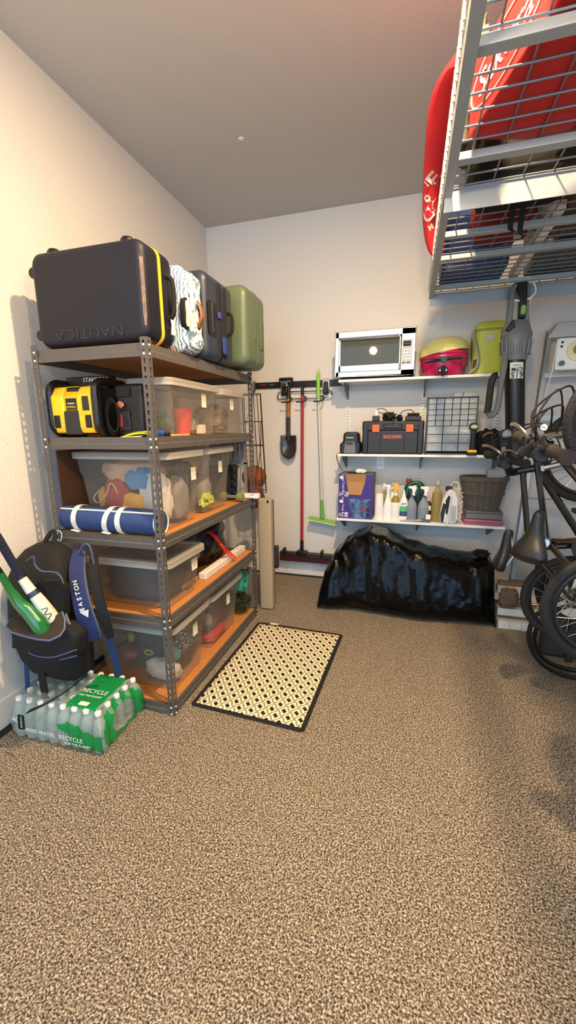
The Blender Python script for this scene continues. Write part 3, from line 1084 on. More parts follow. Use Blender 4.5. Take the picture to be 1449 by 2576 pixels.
# garland
g = MB()
rnd = random.Random(9)
for k in range(2600):
    a = rnd.uniform(0, 2 * PI)
    x = rnd.uniform(.42, .735)
    yy = -1.055 + .085 * math.cos(a) * rnd.uniform(.3, 1)
    zz = Ez + .085 + .075 * math.sin(a) * rnd.uniform(.3, 1)
    d = Vector((rnd.uniform(-1, 1), rnd.uniform(-1, 1), rnd.uniform(-.3, 1))).normalized() * .03
    w3 = Vector((rnd.uniform(-1, 1), rnd.uniform(-1, 1), rnd.uniform(-1, 1))).normalized() * .0034
    c = Vector((x, yy, max(zz, Ez + .01)))
    e_ = c + d
    e_.z = max(e_.z, Ez + .004)
    e_.y = max(min(e_.y, -.975), -1.14)
    g.add([c - w3, c + w3, e_ + w3 * .3, e_ - w3 * .3], [(0, 1, 2, 3)])
o = g.build('garland', mat('fir_green', '#3f4a22', .8, var=.5, vs=60, col2='#23300f'), smooth=False, fix=False)
tag(rebase(o), 'bushy green artificial garland under the yoga mat on the bottom shelf', 'garland')
o = MB().box(.705, .745, -.972, -.962, Ez, Ez + .34).build('slat', mat('weathered_wood', '#6d6459', .8, var=.3, vs=14), smooth=False)
tag(rebase(o), 'weathered grey slat standing at the far end of the bottom shelf', 'slat')

# ================================================================ corner behind the rack
t = thing('wire_ball_cage', 'thin wire ball holder hanging on the wall rail behind the rack', 'wire cage', (.62, -.38, .88))
top_ = [(.50, -.47), (.60, -.47), (.632, -.47), (.665, -.47), (.612, -.34), (.46, -.34)]
bot_ = [(.52, -.47), (.632, -.47), (.668, -.47), (.70, -.47), (.645, -.34), (.48, -.34)]
for (xa, ya), (xb, yb2) in zip(top_, bot_):
    MB().tube([(xb, yb2, .90), (xa, ya, 1.725)], .0033, 6).build('upright_wire', 'dark_grey', t)
for z in (.90, 1.30, 1.50, 1.725):
    f = (z - .90) / .825
    q = [((1 - f) * bo[0] + f * to[0], bo[1], z) for to, bo in zip(top_, bot_)]
    MB().tube([q[0], q[3], q[4], q[5]], .0033, 6, closed=True).build('ring_wire', 'dark_grey', t)
MB().tube([(.54, -.34, 1.725), (.48, -.16, 1.76), (.445, -.03, 1.80)], .005, 6).build('wall_arm', 'dark_grey', t)
t = thing('basketball', 'brown basketball held in the wire cage', 'ball', (.59, -.385, .905))
MB().lump((.565, -.405, 1.02), (.105, .105, .105), 0, 1, 0, 32, 20).build('ball', mat('ball_orange', '#8c4a26', .6, bump=.2, bs=500), t)
for k, (rx, rz) in enumerate(((0, 0), (PI / 2, 0), (PI / 2, PI / 2))):
    mt = Matrix.Rotation(rz + .4, 3, 'Z') @ Matrix.Rotation(rx + .2, 3, 'X')
    MB().tube([Vector((.565, -.405, 1.02)) + mt @ Vector((.1055 * math.cos(a), .1055 * math.sin(a), 0)) for a in [2 * PI * i / 32 for i in range(32)]], .002, 5, closed=True).build('seam', 'black_soft', t)
t = thing('drawstring_bag', 'maroon bag with cream lettering tucked under the basketball', 'bag', (.64, -.60, .78))
MB().lump((.64, -.60, .885), (.085, .07, .10), .12, 3, 3, 32, 20).build('bag_body', mat('maroon_ball', '#5b2420', .5), t)
MB().tube(spline([(.64, -.60, .97), (.65, -.54, 1.10), (.66, -.48, 1.30), (.66, -.47, 1.50)], 4), .004, 6).build('cord', mat('maroon_cord', '#4a201c', .7), t)
text('S', .05, t, (.698, -.655, .90), (PI / 2, 0, .6), 'cream', .002)
# beige plastic case
t = thing('folded_table', 'tall narrow beige plastic folded table standing on end beside the rack', 'folding table', (.815, -.81, 0))
MB().prism(rrect(.757, .868, -.85, -.775, .018), 'z', .004, .91).build('panel', mat('beige_plastic', '#a59579', .55, bump=.1, bs=200), t, bevel=.008)
MB().prism(rrect(.862, .876, -.83, -.79, .006), 'z', .03, .90).build('edge', mat('beige_edge', '#7d705a', .55), t)
MB().tube([(.845, -.845, .885), (.845, -.858, .90), (.845, -.858, .905)], .008, 6).build('screw', 'dark_grey', t)
br = MB()
br.box(.876, .905, -.815, -.775, .345, .53)
br.build('leg_bracket', 'dark_grey', t, bevel=.004)
for z in (.365, .51):
    MB().box(.868, .888, -.82, -.77, z - .012, z + .012).build('bolt_plate', 'black_plastic', t, bevel=.003)

# ================================================================ rug
rg = mat('rug_weave', '#efdcb4', .9, bump=.25, bs=350)
nt = rg.node_tree
b = nt.nodes['Principled BSDF']
tcx = nt.nodes.new('ShaderNodeTexCoord')
sx = nt.nodes.new('ShaderNodeSeparateXYZ')
nt.links.new(tcx.outputs['Object'], sx.inputs[0])


def mth(op, a, b_=None, c=None):
    n = nt.nodes.new('ShaderNodeMath')
    n.operation = op
    for i, q in enumerate((a, b_, c)):
        if q is None:
            continue
        if isinstance(q, (int, float)):
            n.inputs[i].default_value = q
        else:
            nt.links.new(q, n.inputs[i])
    return n.outputs[0]


RW, RL = .067, .0865
def tri_(x_, per):
    return mth('MULTIPLY_ADD', mth('ABSOLUTE', mth('SUBTRACT', mth('FRACT', mth('MULTIPLY', x_, 1 / per)), .5)), 4, -1)


wob_ = mth('MULTIPLY_ADD', mth('SINE', mth('MULTIPLY', sx.outputs[1], 4 * PI / RL)), .0035, sx.outputs[0])
cu_ = tri_(wob_, RW)
cv_ = tri_(sx.outputs[1], RL)
s_ = mth('ABSOLUTE', mth('ADD', cu_, cv_))
dash = mth('SINE', mth('MULTIPLY', sx.outputs[1], 2 * PI / .0068))
line = mth('MULTIPLY', mth('LESS_THAN', s_, .34), mth('GREATER_THAN', dash, -.35))
core_ = mth('GREATER_THAN', s_, 1.12)
dark = mth('MAXIMUM', line, core_)
mx = nt.nodes.new('ShaderNodeMix')
mx.data_type = 'RGBA'
mx.inputs[6].default_value = lin('#efdcb6')
mx.inputs[7].default_value = lin('#1c1712')
nt.links.new(dark, mx.inputs[0])
nt.links.new(mx.outputs[2], b.inputs['Base Color'])
t = thing('door_mat', 'cream and black woven mat with diamond pattern lying beside the rack', 'mat', (1.142, -1.583, 0), world=False)
qa = [Vector((.824, -2.049)), Vector((1.433, -2.078)), Vector((1.467, -1.112)), Vector((.843, -1.093))]
cen = Vector((1.142, -1.583))
mb = MB()
NU, NV = 14, 20
vs = []
for j in range(NV + 1):
    for i in range(NU + 1):
        u, v = i / NU, j / NV
        p = (qa[0] * (1 - u) + qa[1] * u) * (1 - v) + (qa[3] * (1 - u) + qa[2] * u) * v - cen
        vs.append((p.x, p.y, .004 + .0025 * noise.noise(Vector((p.x * 5, p.y * 5, 0)))))
mb.add(vs, [(j * (NU + 1) + i, j * (NU + 1) + i + 1, (j + 1) * (NU + 1) + i + 1, (j + 1) * (NU + 1) + i) for j in range(NV) for i in range(NU)])
mb.build('weave', rg, t, solid=.005)
for k in range(4):
    a, c = qa[k] - cen, qa[(k + 1) % 4] - cen
    pts = [(a.lerp(c, i / 10).x, a.lerp(c, i / 10).y, .0045 + .0015 * noise.noise(Vector((i * .9, k, 3)))) for i in range(11)]
    MB().tube(pts, .0125, 8, flat=.42).build('binding', 'black_soft', t)
a, c = qa[3] - cen, qa[2] - cen
MB().box(a.x + .09, a.x + .15, a.y - .006, a.y + .012, .007, .013).build('sewn_label', 'cream', t, smooth=False)

# ================================================================ bottled water
t = thing('water_pack', 'shrink-wrapped pack of water bottles in clear and green film on the floor', 'water pack', (.352, -2.325, 0), rz=.035, world=False)
NXB, NYB, D = 8, 5, .0635
prof = [(.024, .0), (.030, .006), (.030, .05), (.0285, .055), (.030, .06), (.030, .085), (.0285, .09), (.030, .095), (.030, .125), (.027, .145), (.018, .168), (.0125, .178), (.0125, .186)]
b0 = MB().lathe(prof, (0, 0, .002), 12).build('bottle', 'clear_pet', t)
c0 = MB().lathe([(.0145, .184), (.0145, .198), (.013, .2), (0, .2)], (0, 0, 0), 12).build('bottle_cap', 'white_plastic', b0)
first = True
for i in range(NXB):
    for j in range(NYB):
        loc = ((i - (NXB - 1) / 2) * D, (j - (NYB - 1) / 2) * D, 0)
        if first:
            b0.location = loc
            first = False
            continue
        bb = share(t, b0, 'bottle', loc)
        c = c0.copy()
        COL.objects.link(c)
        c.parent = bb
M['film_clear'] = clear('film_clear', '#e6efed', '#d5e2de', .26, .12)
M['film_green'] = clear('film_green', '#7fce9d', '#149a4e', .72, .25)
hx, hy = NXB * D / 2 + .004, NYB * D / 2 + .004
# outline sampled with scallops between bottles
out = []
NS = 10
for i in range(NXB * NS):
    x = -hx + 2 * hx * i / (NXB * NS)
    out.append((x, -hy, 0, i / NS))
for j in range(NYB * NS):
    out.append((hx, -hy + 2 * hy * j / (NYB * NS), 1, j / NS))
for i in range(NXB * NS):
    x = hx - 2 * hx * i / (NXB * NS)
    out.append((x, hy, 2, i / NS))
for j in range(NYB * NS):
    out.append((-hx, hy - 2 * hy * j / (NYB * NS), 3, j / NS))
lv0 = [(.006, -.012), (.03, .0), (.06, .002), (.09, .002), (.12, .0), (.145, -.008), (.165, -.02), (.18, -.03), (.198, -.036), (.203, -.045)]
lv = []
for (za, ia), (zb2, ib) in zip(lv0, lv0[1:]):
    for q_ in (0, .333, .667):
        lv.append((za + (zb2 - za) * q_, ia + (ib - ia) * q_))
lv.append(lv0[-1])
mb = MB()
mb.cur = 0
vs = []
for z, ins in lv:
    for k, (x, y, sd, ph) in enumerate(out):
        sca = .010 * abs(math.cos(PI * ph)) ** 3 + .002 * noise.noise(Vector((x * 30, y * 30, z * 20)))
        dx = (-ins + sca) if sd in (1, 3) else 0
        dy = (-ins + sca) if sd in (0, 2) else 0
        sgx = 1 if x > 0 else -1
        sgy = 1 if y > 0 else -1
        cxn = x - sgx * max(0, abs(x) - (hx + min(ins, 0))) if sd in (0, 2) else x - sgx * dx
        cyn = y - sgy * max(0, abs(y) - (hy + min(ins, 0))) if sd in (1, 3) else y - sgy * dy
        vs.append((cxn, cyn, z))
n = len(out)
fs, ms = [], []
for a in range(len(lv) - 1):
    for k in range(n):
        q = (a * n + k, a * n + (k + 1) % n, (a + 1) * n + (k + 1) % n, (a + 1) * n + k)
        x, y, sd, ph = out[k]
        zc = (lv[a][0] + lv[a + 1][0]) / 2
        if sd == 1 and ((y + .0) / .085) ** 2 + ((zc - .095) / .06) ** 2 < 1:
            continue            # oval end opening
        green = False
        if sd == 1 and ((y) / .14) ** 2 + ((zc - .085) / .10) ** 2 < 1.15:
            green = True
        if sd in (0, 2) and x > .02 + .05 * math.sin(zc * 30) and zc < .115 + .02 * math.sin(x * 20):
            green = True
        if zc > .19 and abs(x - .13) < .085:
            green = True
        fs.append(q)
        ms.append(1 if green else 0)
mb.add(vs, fs)
mb.m = ms
# top sheet
NX2, NY2 = 34, 20
vs = []
tx, ty = hx - .045, hy - .045
for j in range(NY2 + 1):
    for i in range(NX2 + 1):
        x, y = -tx + 2 * tx * i / NX2, -ty + 2 * ty * j / NY2
        z = .2025 - .006 * (1 - abs(math.cos(PI * (x / D)) * math.cos(PI * (y / D + .5)))) + .003 * noise.noise(Vector((x * 25, y * 25, 0)))
        vs.append((x, y, max(z, .2)))
k0 = len(mb.v)
mb.v += vs
for j in range(NY2):
    for i in range(NX2):
        x = -tx + 2 * tx * (i + .5) / NX2
        mb.f.append((k0 + j * (NX2 + 1) + i, k0 + j * (NX2 + 1) + i + 1, k0 + (j + 1) * (NX2 + 1) + i + 1, k0 + (j + 1) * (NX2 + 1) + i))
        mb.m.append(1 if .035 < x < .195 else 0)
fo = mb.build('shrink_film', ['film_clear', 'film_green'], t, fix=False)
text('RECYCLE', .036, fo, (.115, -.015, .2055), (0, 0, .0), 'white_print', .0003, sx=.95)
text('FOR THE PLANET', .016, fo, (.115, -.048, .2055), (0, 0, 0), 'white_print', .0003)
MB().box(.10, .15, -.112, -.088, .2045, .2055).build('barcode', 'white_print', fo, smooth=False)
text('RECYCLE', .032, fo, (.09, -hy - .0035, .062), FRONT, 'white_print', .0003)
text('FOR THE PLANET', .018, fo, (.125, -hy - .0035, .036), FRONT, 'white_print', .0003)
text('PURIFIED WATER', .026, fo, (-.10, -hy - .0035, .062), FRONT, 'white_print', .0003)
text('40', .04, fo, (-.215, -hy - .0035, .105), FRONT, 'white_print', .0003)

# ================================================================ backpack with bats
bk = mat('pack_black', '#0b0a0c', .8, bump=.25, bs=220)
M['pack_black'] = bk
mm('olive_lining', '#2b2418', .85, bump=.15, bs=200)
mm('pack_blue', '#1d2a58', .75, bump=.2, bs=250)
mm('pack_piping', '#4a5878', .6)
t = thing('backpack', 'black and blue baseball backpack hanging from the rack with its front pocket open', 'backpack', (.25, -2.3, .26))
mb = MB()
rings = []
for z, xc, yc2, rx, ry in ((.235, .25, -2.285, .10, .055), (.27, .24, -2.29, .145, .085), (.34, .225, -2.295, .175, .105), (.44, .215, -2.30, .185, .115), (.55, .21, -2.30, .185, .115), (.66, .205, -2.295, .18, .11), (.76, .20, -2.285, .165, .10), (.83, .20, -2.27, .14, .085), (.88, .20, -2.255, .105, .06), (.905, .20, -2.245, .06, .035)):
    r = []
    for k in range(36):
        a = 2 * PI * k / 36
        c, s = math.cos(a), math.sin(a)
        e = .62
        d = 1 + .06 * noise.noise(Vector((c * 2, s * 2, z * 9)))
        yy = yc2 + ry * math.copysign(abs(s) ** e, s) * d
        r.append((xc + rx * math.copysign(abs(c) ** e, c) * d, min(yy, -2.18), z))
    rings.append(r)
mb.loft(rings).build('main_body', 'pack_black', t)
# open front pocket: dark mouth and tongue-shaped flap
mouth = [at(u, v, 'y', -2.425) for u, v in ((78, 1478), (105, 1462), (150, 1460), (162, 1480), (163, 1550), (150, 1568), (100, 1572), (72, 1555), (66, 1515))]
MB().prism([(p.x, p.z) for p in mouth], 'y', -2.428, -2.395).build('pocket_mouth', mat('pocket_dark', '#050506', .95), t)
pk = [at(u, v, 'y', -2.44) for u, v in ((60, 1580), (100, 1600), (160, 1570), (195, 1600), (190, 1650), (120, 1660), (70, 1640))]
MB().prism([(p.x, p.z) for p in pk], 'y', -2.45, -2.37).build('front_pocket', 'pack_black', t, bevel=.018, seg=3)
fo_ = []
for u, v, y in ((17, 1577, -2.53), (24, 1562, -2.50), (45, 1551, -2.46), (75, 1549, -2.44), (110, 1557, -2.44), (135, 1553, -2.43), (157, 1540, -2.43), (163, 1558, -2.44), (162, 1583, -2.47), (150, 1600, -2.50), (125, 1611, -2.53), (95, 1608, -2.54), (60, 1600, -2.54), (30, 1590, -2.54)):
    fo_.append(at(u, v, 'y', y))
cen3 = sum(fo_, Vector()) / len(fo_)
mb = MB()
k = len(fo_)
mb.add(fo_ + [cen3 + (p - cen3) * .6 + Vector((0, 0, -.004)) for p in fo_] + [cen3 + Vector((0, 0, -.006))],
       [(i, (i + 1) % k, k + (i + 1) % k, k + i) for i in range(k)] + [(k + i, k + (i + 1) % k, 2 * k) for i in range(k)])
fl_ = mb.build('pocket_flap', 'olive_lining', t, solid=.010)
MB().tube(fo_, .0055, 6, closed=True).build('flap_piping', 'pack_piping', fl_)
for pts, y in (([(66, 1412), (84, 1400), (88, 1420), (104, 1436), (142, 1441), (158, 1462), (163, 1500), (163, 1545)], -2.415), ([(72, 1642), (100, 1652), (140, 1652), (192, 1634)], -2.452), ([(150, 1660), (192, 1650)], -2.45)):
    MB().tube(spline([at(u, v, 'y', y) for u, v in pts], 5), .0035, 6).build('piping', 'pack_piping', t)
MB().tube(spline([at(u, v, 'y', -2.42) for u, v in ((160, 1535), (168, 1555), (180, 1585), (190, 1605))], 4), .007, 6, flat=.4).build('zip_pull', 'mid_grey', t)
# right shoulder strap with lettering
ctr = [at(u, v, 'y', y) for u, v, y in ((200, 1385, -2.21), (196, 1405, -2.25), (194, 1440, -2.30), (200, 1490, -2.345), (212, 1540, -2.365), (228, 1585, -2.36), (240, 1608, -2.34))]
hw_ = [(.030, .0, .002), (.034, .006, .0), (.036, .010, 0), (.038, .010, .004), (.040, .010, .008), (.038, .010, .010), (.026, .006, .008)]
cs = spline(ctr, 4)
hws = spline([Vector(h) for h in hw_], 4)
ss = MB().ribbon(cs, [tuple(h) for h in hws], .022).build('shoulder_strap', 'pack_blue', t, bevel=.006)
inn = [c_ + Vector((.055 + .012 * math.sin(i / len(cs) * PI), .035, .0)) for i, c_ in enumerate(cs)]
MB().ribbon(inn, [tuple(h * .55) for h in hws], .014).build('strap_padding', 'black_soft', t)
MB().tube([c_ + h * 1.05 + Vector((.0, -.004, 0)) for c_, h in zip(cs, hws)], .004, 6).build('piping', 'pack_piping', t)
MB().tube(spline([at(u, v, 'y', -2.245) for u, v in ((195, 1400), (205, 1378), (217, 1368), (228, 1380), (236, 1420), (246, 1470), (258, 1520), (267, 1546))], 4), .0045, 6).build('piping', 'pack_piping', t)
# lettering down the strap
p1, p2 = at(199, 1490, 'y', -2.36), at(210, 1548, 'y', -2.385)
dv = (p2 - p1).normalized()
for k, ch in enumerate('NOTSAE'):
    pc = at(186 + k * 4.0, 1465 + k * 14.2, 'y', -2.345 - .006 * k)
    pc = at(187 + k * 3.6 + 2, 1466 + k * 13.6, 'y', -2.352 - .0045 * k)
    text(ch, .030, t, pc, (PI / 2, -PI / 2 - .24, .25), 'white_print', .0012, bold=.0006)
tri = [at(u, v, 'y', -2.383) for u, v in ((200, 1541), (222, 1534), (221, 1553))]
MB().add([tuple(p) for p in tri] + [tuple(p + Vector((0, .003, 0))) for p in tri], [(0, 1, 2), (5, 4, 3), (0, 3, 4, 1), (1, 4, 5, 2), (2, 5, 3, 0)]).build('arrow_mark', 'white_print', t, smooth=False)
# buckle and webbing
bc = at(266, 1548, 'y', -2.27)
MB().box(bc.x - .022, bc.x + .022, -2.285, -2.262, bc.z - .028, bc.z + .028).build('buckle', mat('blue_buckle', '#22386e', .4), t, bevel=.005)
MB().ribbon(spline([at(u, v, 'y', y) for u, v, y in ((266, 1560, -2.272), (276, 1610, -2.25), (290, 1660, -2.22), (299, 1698, -2.20))], 4), (.016, .004, 0), .003).build('webbing', mat('blue_webbing', '#22396a', .7), t)
MB().ribbon(spline([at(u, v, 'y', y) for u, v, y in ((66, 1640, -2.36), (67, 1680, -2.36), (69, 1715, -2.36), (70, 1738, -2.36))], 4), (.014, .0, 0), .003).build('webbing', mat('blue_webbing2', '#16386c', .7), t)
MB().ribbon(spline([at(u, v, 'y', y) for u, v, y in ((100, 1650, -2.38), (105, 1700, -2.39), (112, 1740, -2.40), (118, 1765, -2.41))], 4), (.022, .0, 0), .004).build('webbing', 'black_soft', t)
MB().ribbon(spline([at(u, v, 'z', .212) for u, v in ((215, 1700), (175, 1732), (130, 1762), (90, 1782), (70, 1790))], 4), (.0, .012, 0.002), .004).build('webbing', 'black_soft', t)
q = at(68, 1795, 'z', .20)
MB().tube([q + Vector(v) for v in ((-.012, -.03, .012), (.012, -.03, .012), (.014, -.035, -.05), (-.012, -.035, -.05))], .005, 6, closed=True).build('side_buckle', 'black_plastic', t)
MB().ribbon(spline([at(u, v, 'y', -2.40) for u, v in ((36, 1600), (37, 1620), (36, 1630))], 3), (.012, 0, 0), .004).build('webbing', 'black_soft', t)
# top loop with carabiner
MB().tube(spline([(.16, -2.24, .89), (.175, -2.215, .935), (.195, -2.20, .955), (.21, -2.21, .93), (.225, -2.235, .89)], 5), .011, 6).build('haul_loop', 'black_soft', t)
cb_ = MB().tube(spline([(.19, -2.205, .945), (.205, -2.185, .955), (.222, -2.18, .94), (.222, -2.19, .905), (.205, -2.205, .895), (.192, -2.21, .92)], 5), .004, 6, closed=True)
cb_.build('carabiner', 'steel', t)

t = thing('baseball_bat', 'white baseball bat with dark grip standing in the open backpack', 'bat', at(165, 1600, 'y', -2.34))
ax_ = [at(-45, 1290, 'y', -2.64), at(0, 1362, 'y', -2.565), at(52, 1450, 'y', -2.49), at(75, 1482, 'y', -2.475), at(100, 1512, 'y', -2.462), at(128, 1550, 'y', -2.445), at(150, 1588, 'y', -2.42)]
MB().tube(ax_[:3], [.0165, .017, .0175], 14).build('grip', mat('grip_tape', '#23263a', .8, bump=.4, bs=120), t)
MB().tube(ax_[2:4] + ax_[4:], [.018, .0215, .0265, .031, .033], 16).build('barrel', mat('bat_white', '#e8dfc9', .4), t)
d_ = (ax_[4] - ax_[3]).normalized()
MB().tube([ax_[3] + d_ * .012, ax_[3] + d_ * .034], [.0232, .0258], 16).build('band', mat('bat_navy', '#22304d', .4), t)
MB().tube([ax_[2] - d_ * .004, ax_[2] + d_ * .01], [.0205, .0205], 14).build('collar', 'black_plastic', t)
text('/\\/\\', .05, t, at(118, 1542, 'y', -2.487), (PI / 2, .95, 0), 'gap_dark', .001)
t = thing('baseball_bat', 'green baseball bat standing in the open backpack beside the wall', 'bat', at(110, 1590, 'y', -2.38))
ax_ = [at(-45, 1380, 'y', -2.62), at(0, 1440, 'y', -2.56), at(22, 1480, 'y', -2.53), at(45, 1512, 'y', -2.51), at(70, 1535, 'y', -2.495), at(96, 1566, 'y', -2.50), at(108, 1588, 'y', -2.49)]
MB().tube(ax_[:2], [.0125, .0125], 12).build('grip', 'black_soft', t)
MB().tube(ax_[1:], [.013, .017, .025, .032, .034, .034], 16).build('barrel', mat('bat_green', '#1f6e33', .25, coat=.5), t)
# ================================================================ tool rail and long tools on the back wall
t = thing('wall_rail', 'black wall-mounted storage rail above the shovel and brooms', 'rail', (.85, 0, 1.80))
MB().box(.43, 1.265, -.018, -.001, 1.806, 1.862).build('rail', 'black_plastic', t, bevel=.004)
text('RUBBER', .016, t, (.525, -.0195, 1.839), FRONT, 'red_strap', .0004)
text('fasttrack', .013, t, (.61, -.0195, 1.839), FRONT, 'light_grey', .0004)
MB().box(.425, .445, -.03, -.001, 1.78, 1.875).build('end_bracket', 'mid_grey', t, bevel=.003)
t = thing('tool_hanger', 'chrome three-hook tool hanger clipped to the black rail', 'hanger', (.925, -.03, 1.70))
MB().tube([(p[0], -.028, p[1]) for p in rrect(.672, 1.178, 1.705, 1.768, .02)], .006, 8, closed=True).build('bar', 'chrome', t)
for x in (.735, 1.125):
    MB().prism(rrect(x - .032, x + .032, 1.79, 1.875, .008), 'y', -.032, -.019).build('clip', 'light_grey', t, bevel=.003)
    MB().prism(rrect(x - .020, x + .020, 1.745, 1.845, .014), 'y', -.05, -.03).build('latch', 'black_plastic', t, bevel=.005)
    MB().prism(rrect(x - .026, x + .026, 1.735, 1.775, .012), 'y', -.045, -.022).build('latch', 'black_plastic', t, bevel=.005)
for x in (.775, .915, 1.075):
    pts = [(x - .045, -.105, 1.672), (x - .02, -.11, 1.672), (x + .02, -.105, 1.675), (x + .038, -.08, 1.69), (x + .03, -.05, 1.715), (x + .0, -.03, 1.725)]
    MB().tube(spline(pts, 4), .006, 8).build('hook', 'black_plastic', t)

YT = -.075
t = thing('shovel', 'short D-handled shovel with dark steel blade hanging from the rail', 'shovel', (.785, YT, 1.157))
MB().tube(spline([(.790, YT, 1.80), (.75, YT, 1.815), (.715, YT, 1.85), (.712, YT, 1.875), (.765, YT, 1.878), (.822, YT, 1.875), (.818, YT, 1.85), (.80, YT, 1.815), (.790, YT, 1.80)], 5), .010, 8).build('grip', 'black_plastic', t)
MB().box(.702, .832, YT - .013, YT + .013, 1.862, 1.889).build('grip_bar', 'black_plastic', t, bevel=.008)
MB().tube([(.791, YT, 1.81), (.789, YT, 1.705)], [.014, .020], 12).build('collar', 'black_plastic', t)
MB().tube([(.789, YT, 1.71), (.785, YT, 1.53)], .0185, 12).build('shaft', mat('ash_wood', '#a8662e', .5, var=.25, vs=30), t)
MB().tube([(.785, YT, 1.54), (.785, YT, 1.40), (.786, YT - .002, 1.345), (.786, YT - .002, 1.30)], [.0195, .0185, .022, .006], 12).build('socket', 'dark_grey', t)
# dished blade
mb = MB()
vs = []
NA, NB = 12, 12
for j in range(NB + 1):
    v = j / NB
    z = 1.377 - .22 * v
    hwid = .077 * (1 if v < .55 else math.sqrt(max(0, 1 - ((v - .55) / .45) ** 2))) * (1 - .04 * v)
    hwid = max(hwid, .001)
    for i in range(NA + 1):
        u = -1 + 2 * i / NA
        top = .018 * (abs(u) > .3) if j == 0 else 0
        y = YT - .006 - .022 * (1 - u * u) * math.sin(PI * min(1, v + .15)) * -1
        vs.append((.787 + u * hwid, y, z))
mb.add(vs, [(j * (NA + 1) + i, j * (NA + 1) + i + 1, (j + 1) * (NA + 1) + i + 1, (j + 1) * (NA + 1) + i) for j in range(NB) for i in range(NA)])
mb.build('blade', mat('blade_steel', '#57504a', .3, .7, var=.3, vs=20), t, solid=.003, fix=False)

t = thing('push_broom', 'push broom with red handle and dark wide head hanging on the wall', 'broom', (.91, -.06, .17))
MB().tube([(.92, -.07, 1.835), (.919, -.07, 1.73)], [.012, .0135], 12).build('grip', 'black_plastic', t)
MB().tube([(.919, -.07, 1.735), (.911, -.07, .37)], .0125, 12).build('handle', 'red_gloss', t)
MB().tube([(.911, -.07, .38), (.910, -.07, .25)], [.015, .018], 12).build('socket', 'black_plastic', t)
hd = MB().box(.688, 1.216, -.10, -.045, .212, .256).build('head', mat('broom_brown', '#2a2020', .5), t, bevel=.006)
MB().box(.86, .965, -.105, -.04, .225, .275).build('head_bracket', 'black_plastic', t, bevel=.01)
for x in (.735, 1.11):
    MB().box(x - .012, x + .012, -.104, -.045, .225, .29).build('brace', 'black_plastic', t, bevel=.004)
br = MB()
rnd = random.Random(2)
for i in range(62):
    for j in range(4):
        x = .695 + (1.21 - .695) * i / 61
        y = -.094 + .043 * j / 3
        br.tube([(x, y, .214), (x + rnd.uniform(-.006, .006), y + rnd.uniform(-.008, .006), .165)], [.004, .0055], 4)
br.build('bristles', mat('bristle_red', '#431413', .8), t, smooth=False, kind='stuff', fix=False)

t = thing('floor_squeegee', 'green and white floor squeegee with a long pole hanging on the wall', 'squeegee', (1.11, -.06, .58))
MB().tube([(1.063 + .012 * math.cos(a), -.07, 1.935 + .013 * math.sin(a)) for a in [2 * PI * i / 16 for i in range(16)]], .0032, 6, closed=True).build('hang_ring', 'lime', t)
MB().tube([(1.063, -.07, 1.92), (1.063, -.07, 1.86), (1.064, -.07, 1.80), (1.066, -.07, 1.70)], [.010, .017, .017, .014], 12).build('grip', mat('grip_green', '#8bcf3c', .35), t)
MB().tube([(1.066, -.07, 1.705), (1.103, -.075, .765)], .0105, 12).build('pole', mat('pole_white', '#d8d4c6', .35, .2), t)
MB().tube([(1.103, -.075, .78), (1.112, -.08, .655), (1.118, -.085, .615)], [.0145, .016, .022], 12).build('socket', mat('socket_green', '#5fae2e', .35), t)
h0, h1 = Vector((.985, -.10, .612)), Vector((1.245, -.10, .575))
hv = (h1 - h0)
up = Vector((-hv.z, 0, hv.x)).normalized()
P_ = [h0 + up * .010, h1 + up * .010, h1 - up * .009, h0 - up * .009]
mb = MB()
mb.add([(p.x, -.125, p.z) for p in P_] + [(p.x, -.055, p.z) for p in P_], [(0, 1, 2, 3), (7, 6, 5, 4), (0, 4, 5, 1), (1, 5, 6, 2), (2, 6, 7, 3), (3, 7, 4, 0)])
mb.build('head', mat('head_green', '#7dbb3d', .4), t, bevel=.004)
P_ = [h0 - up * .0085, h1 - up * .0085, h1 - up * .017, h0 - up * .017]
mb = MB()
mb.add([(p.x, -.128, p.z) for p in P_] + [(p.x, -.10, p.z) for p in P_], [(0, 1, 2, 3), (7, 6, 5, 4), (0, 4, 5, 1), (1, 5, 6, 2), (2, 6, 7, 3), (3, 7, 4, 0)])
mb.build('rubber_edge', mat('edge_yellow', '#dfe39a', .5), t, smooth=False)

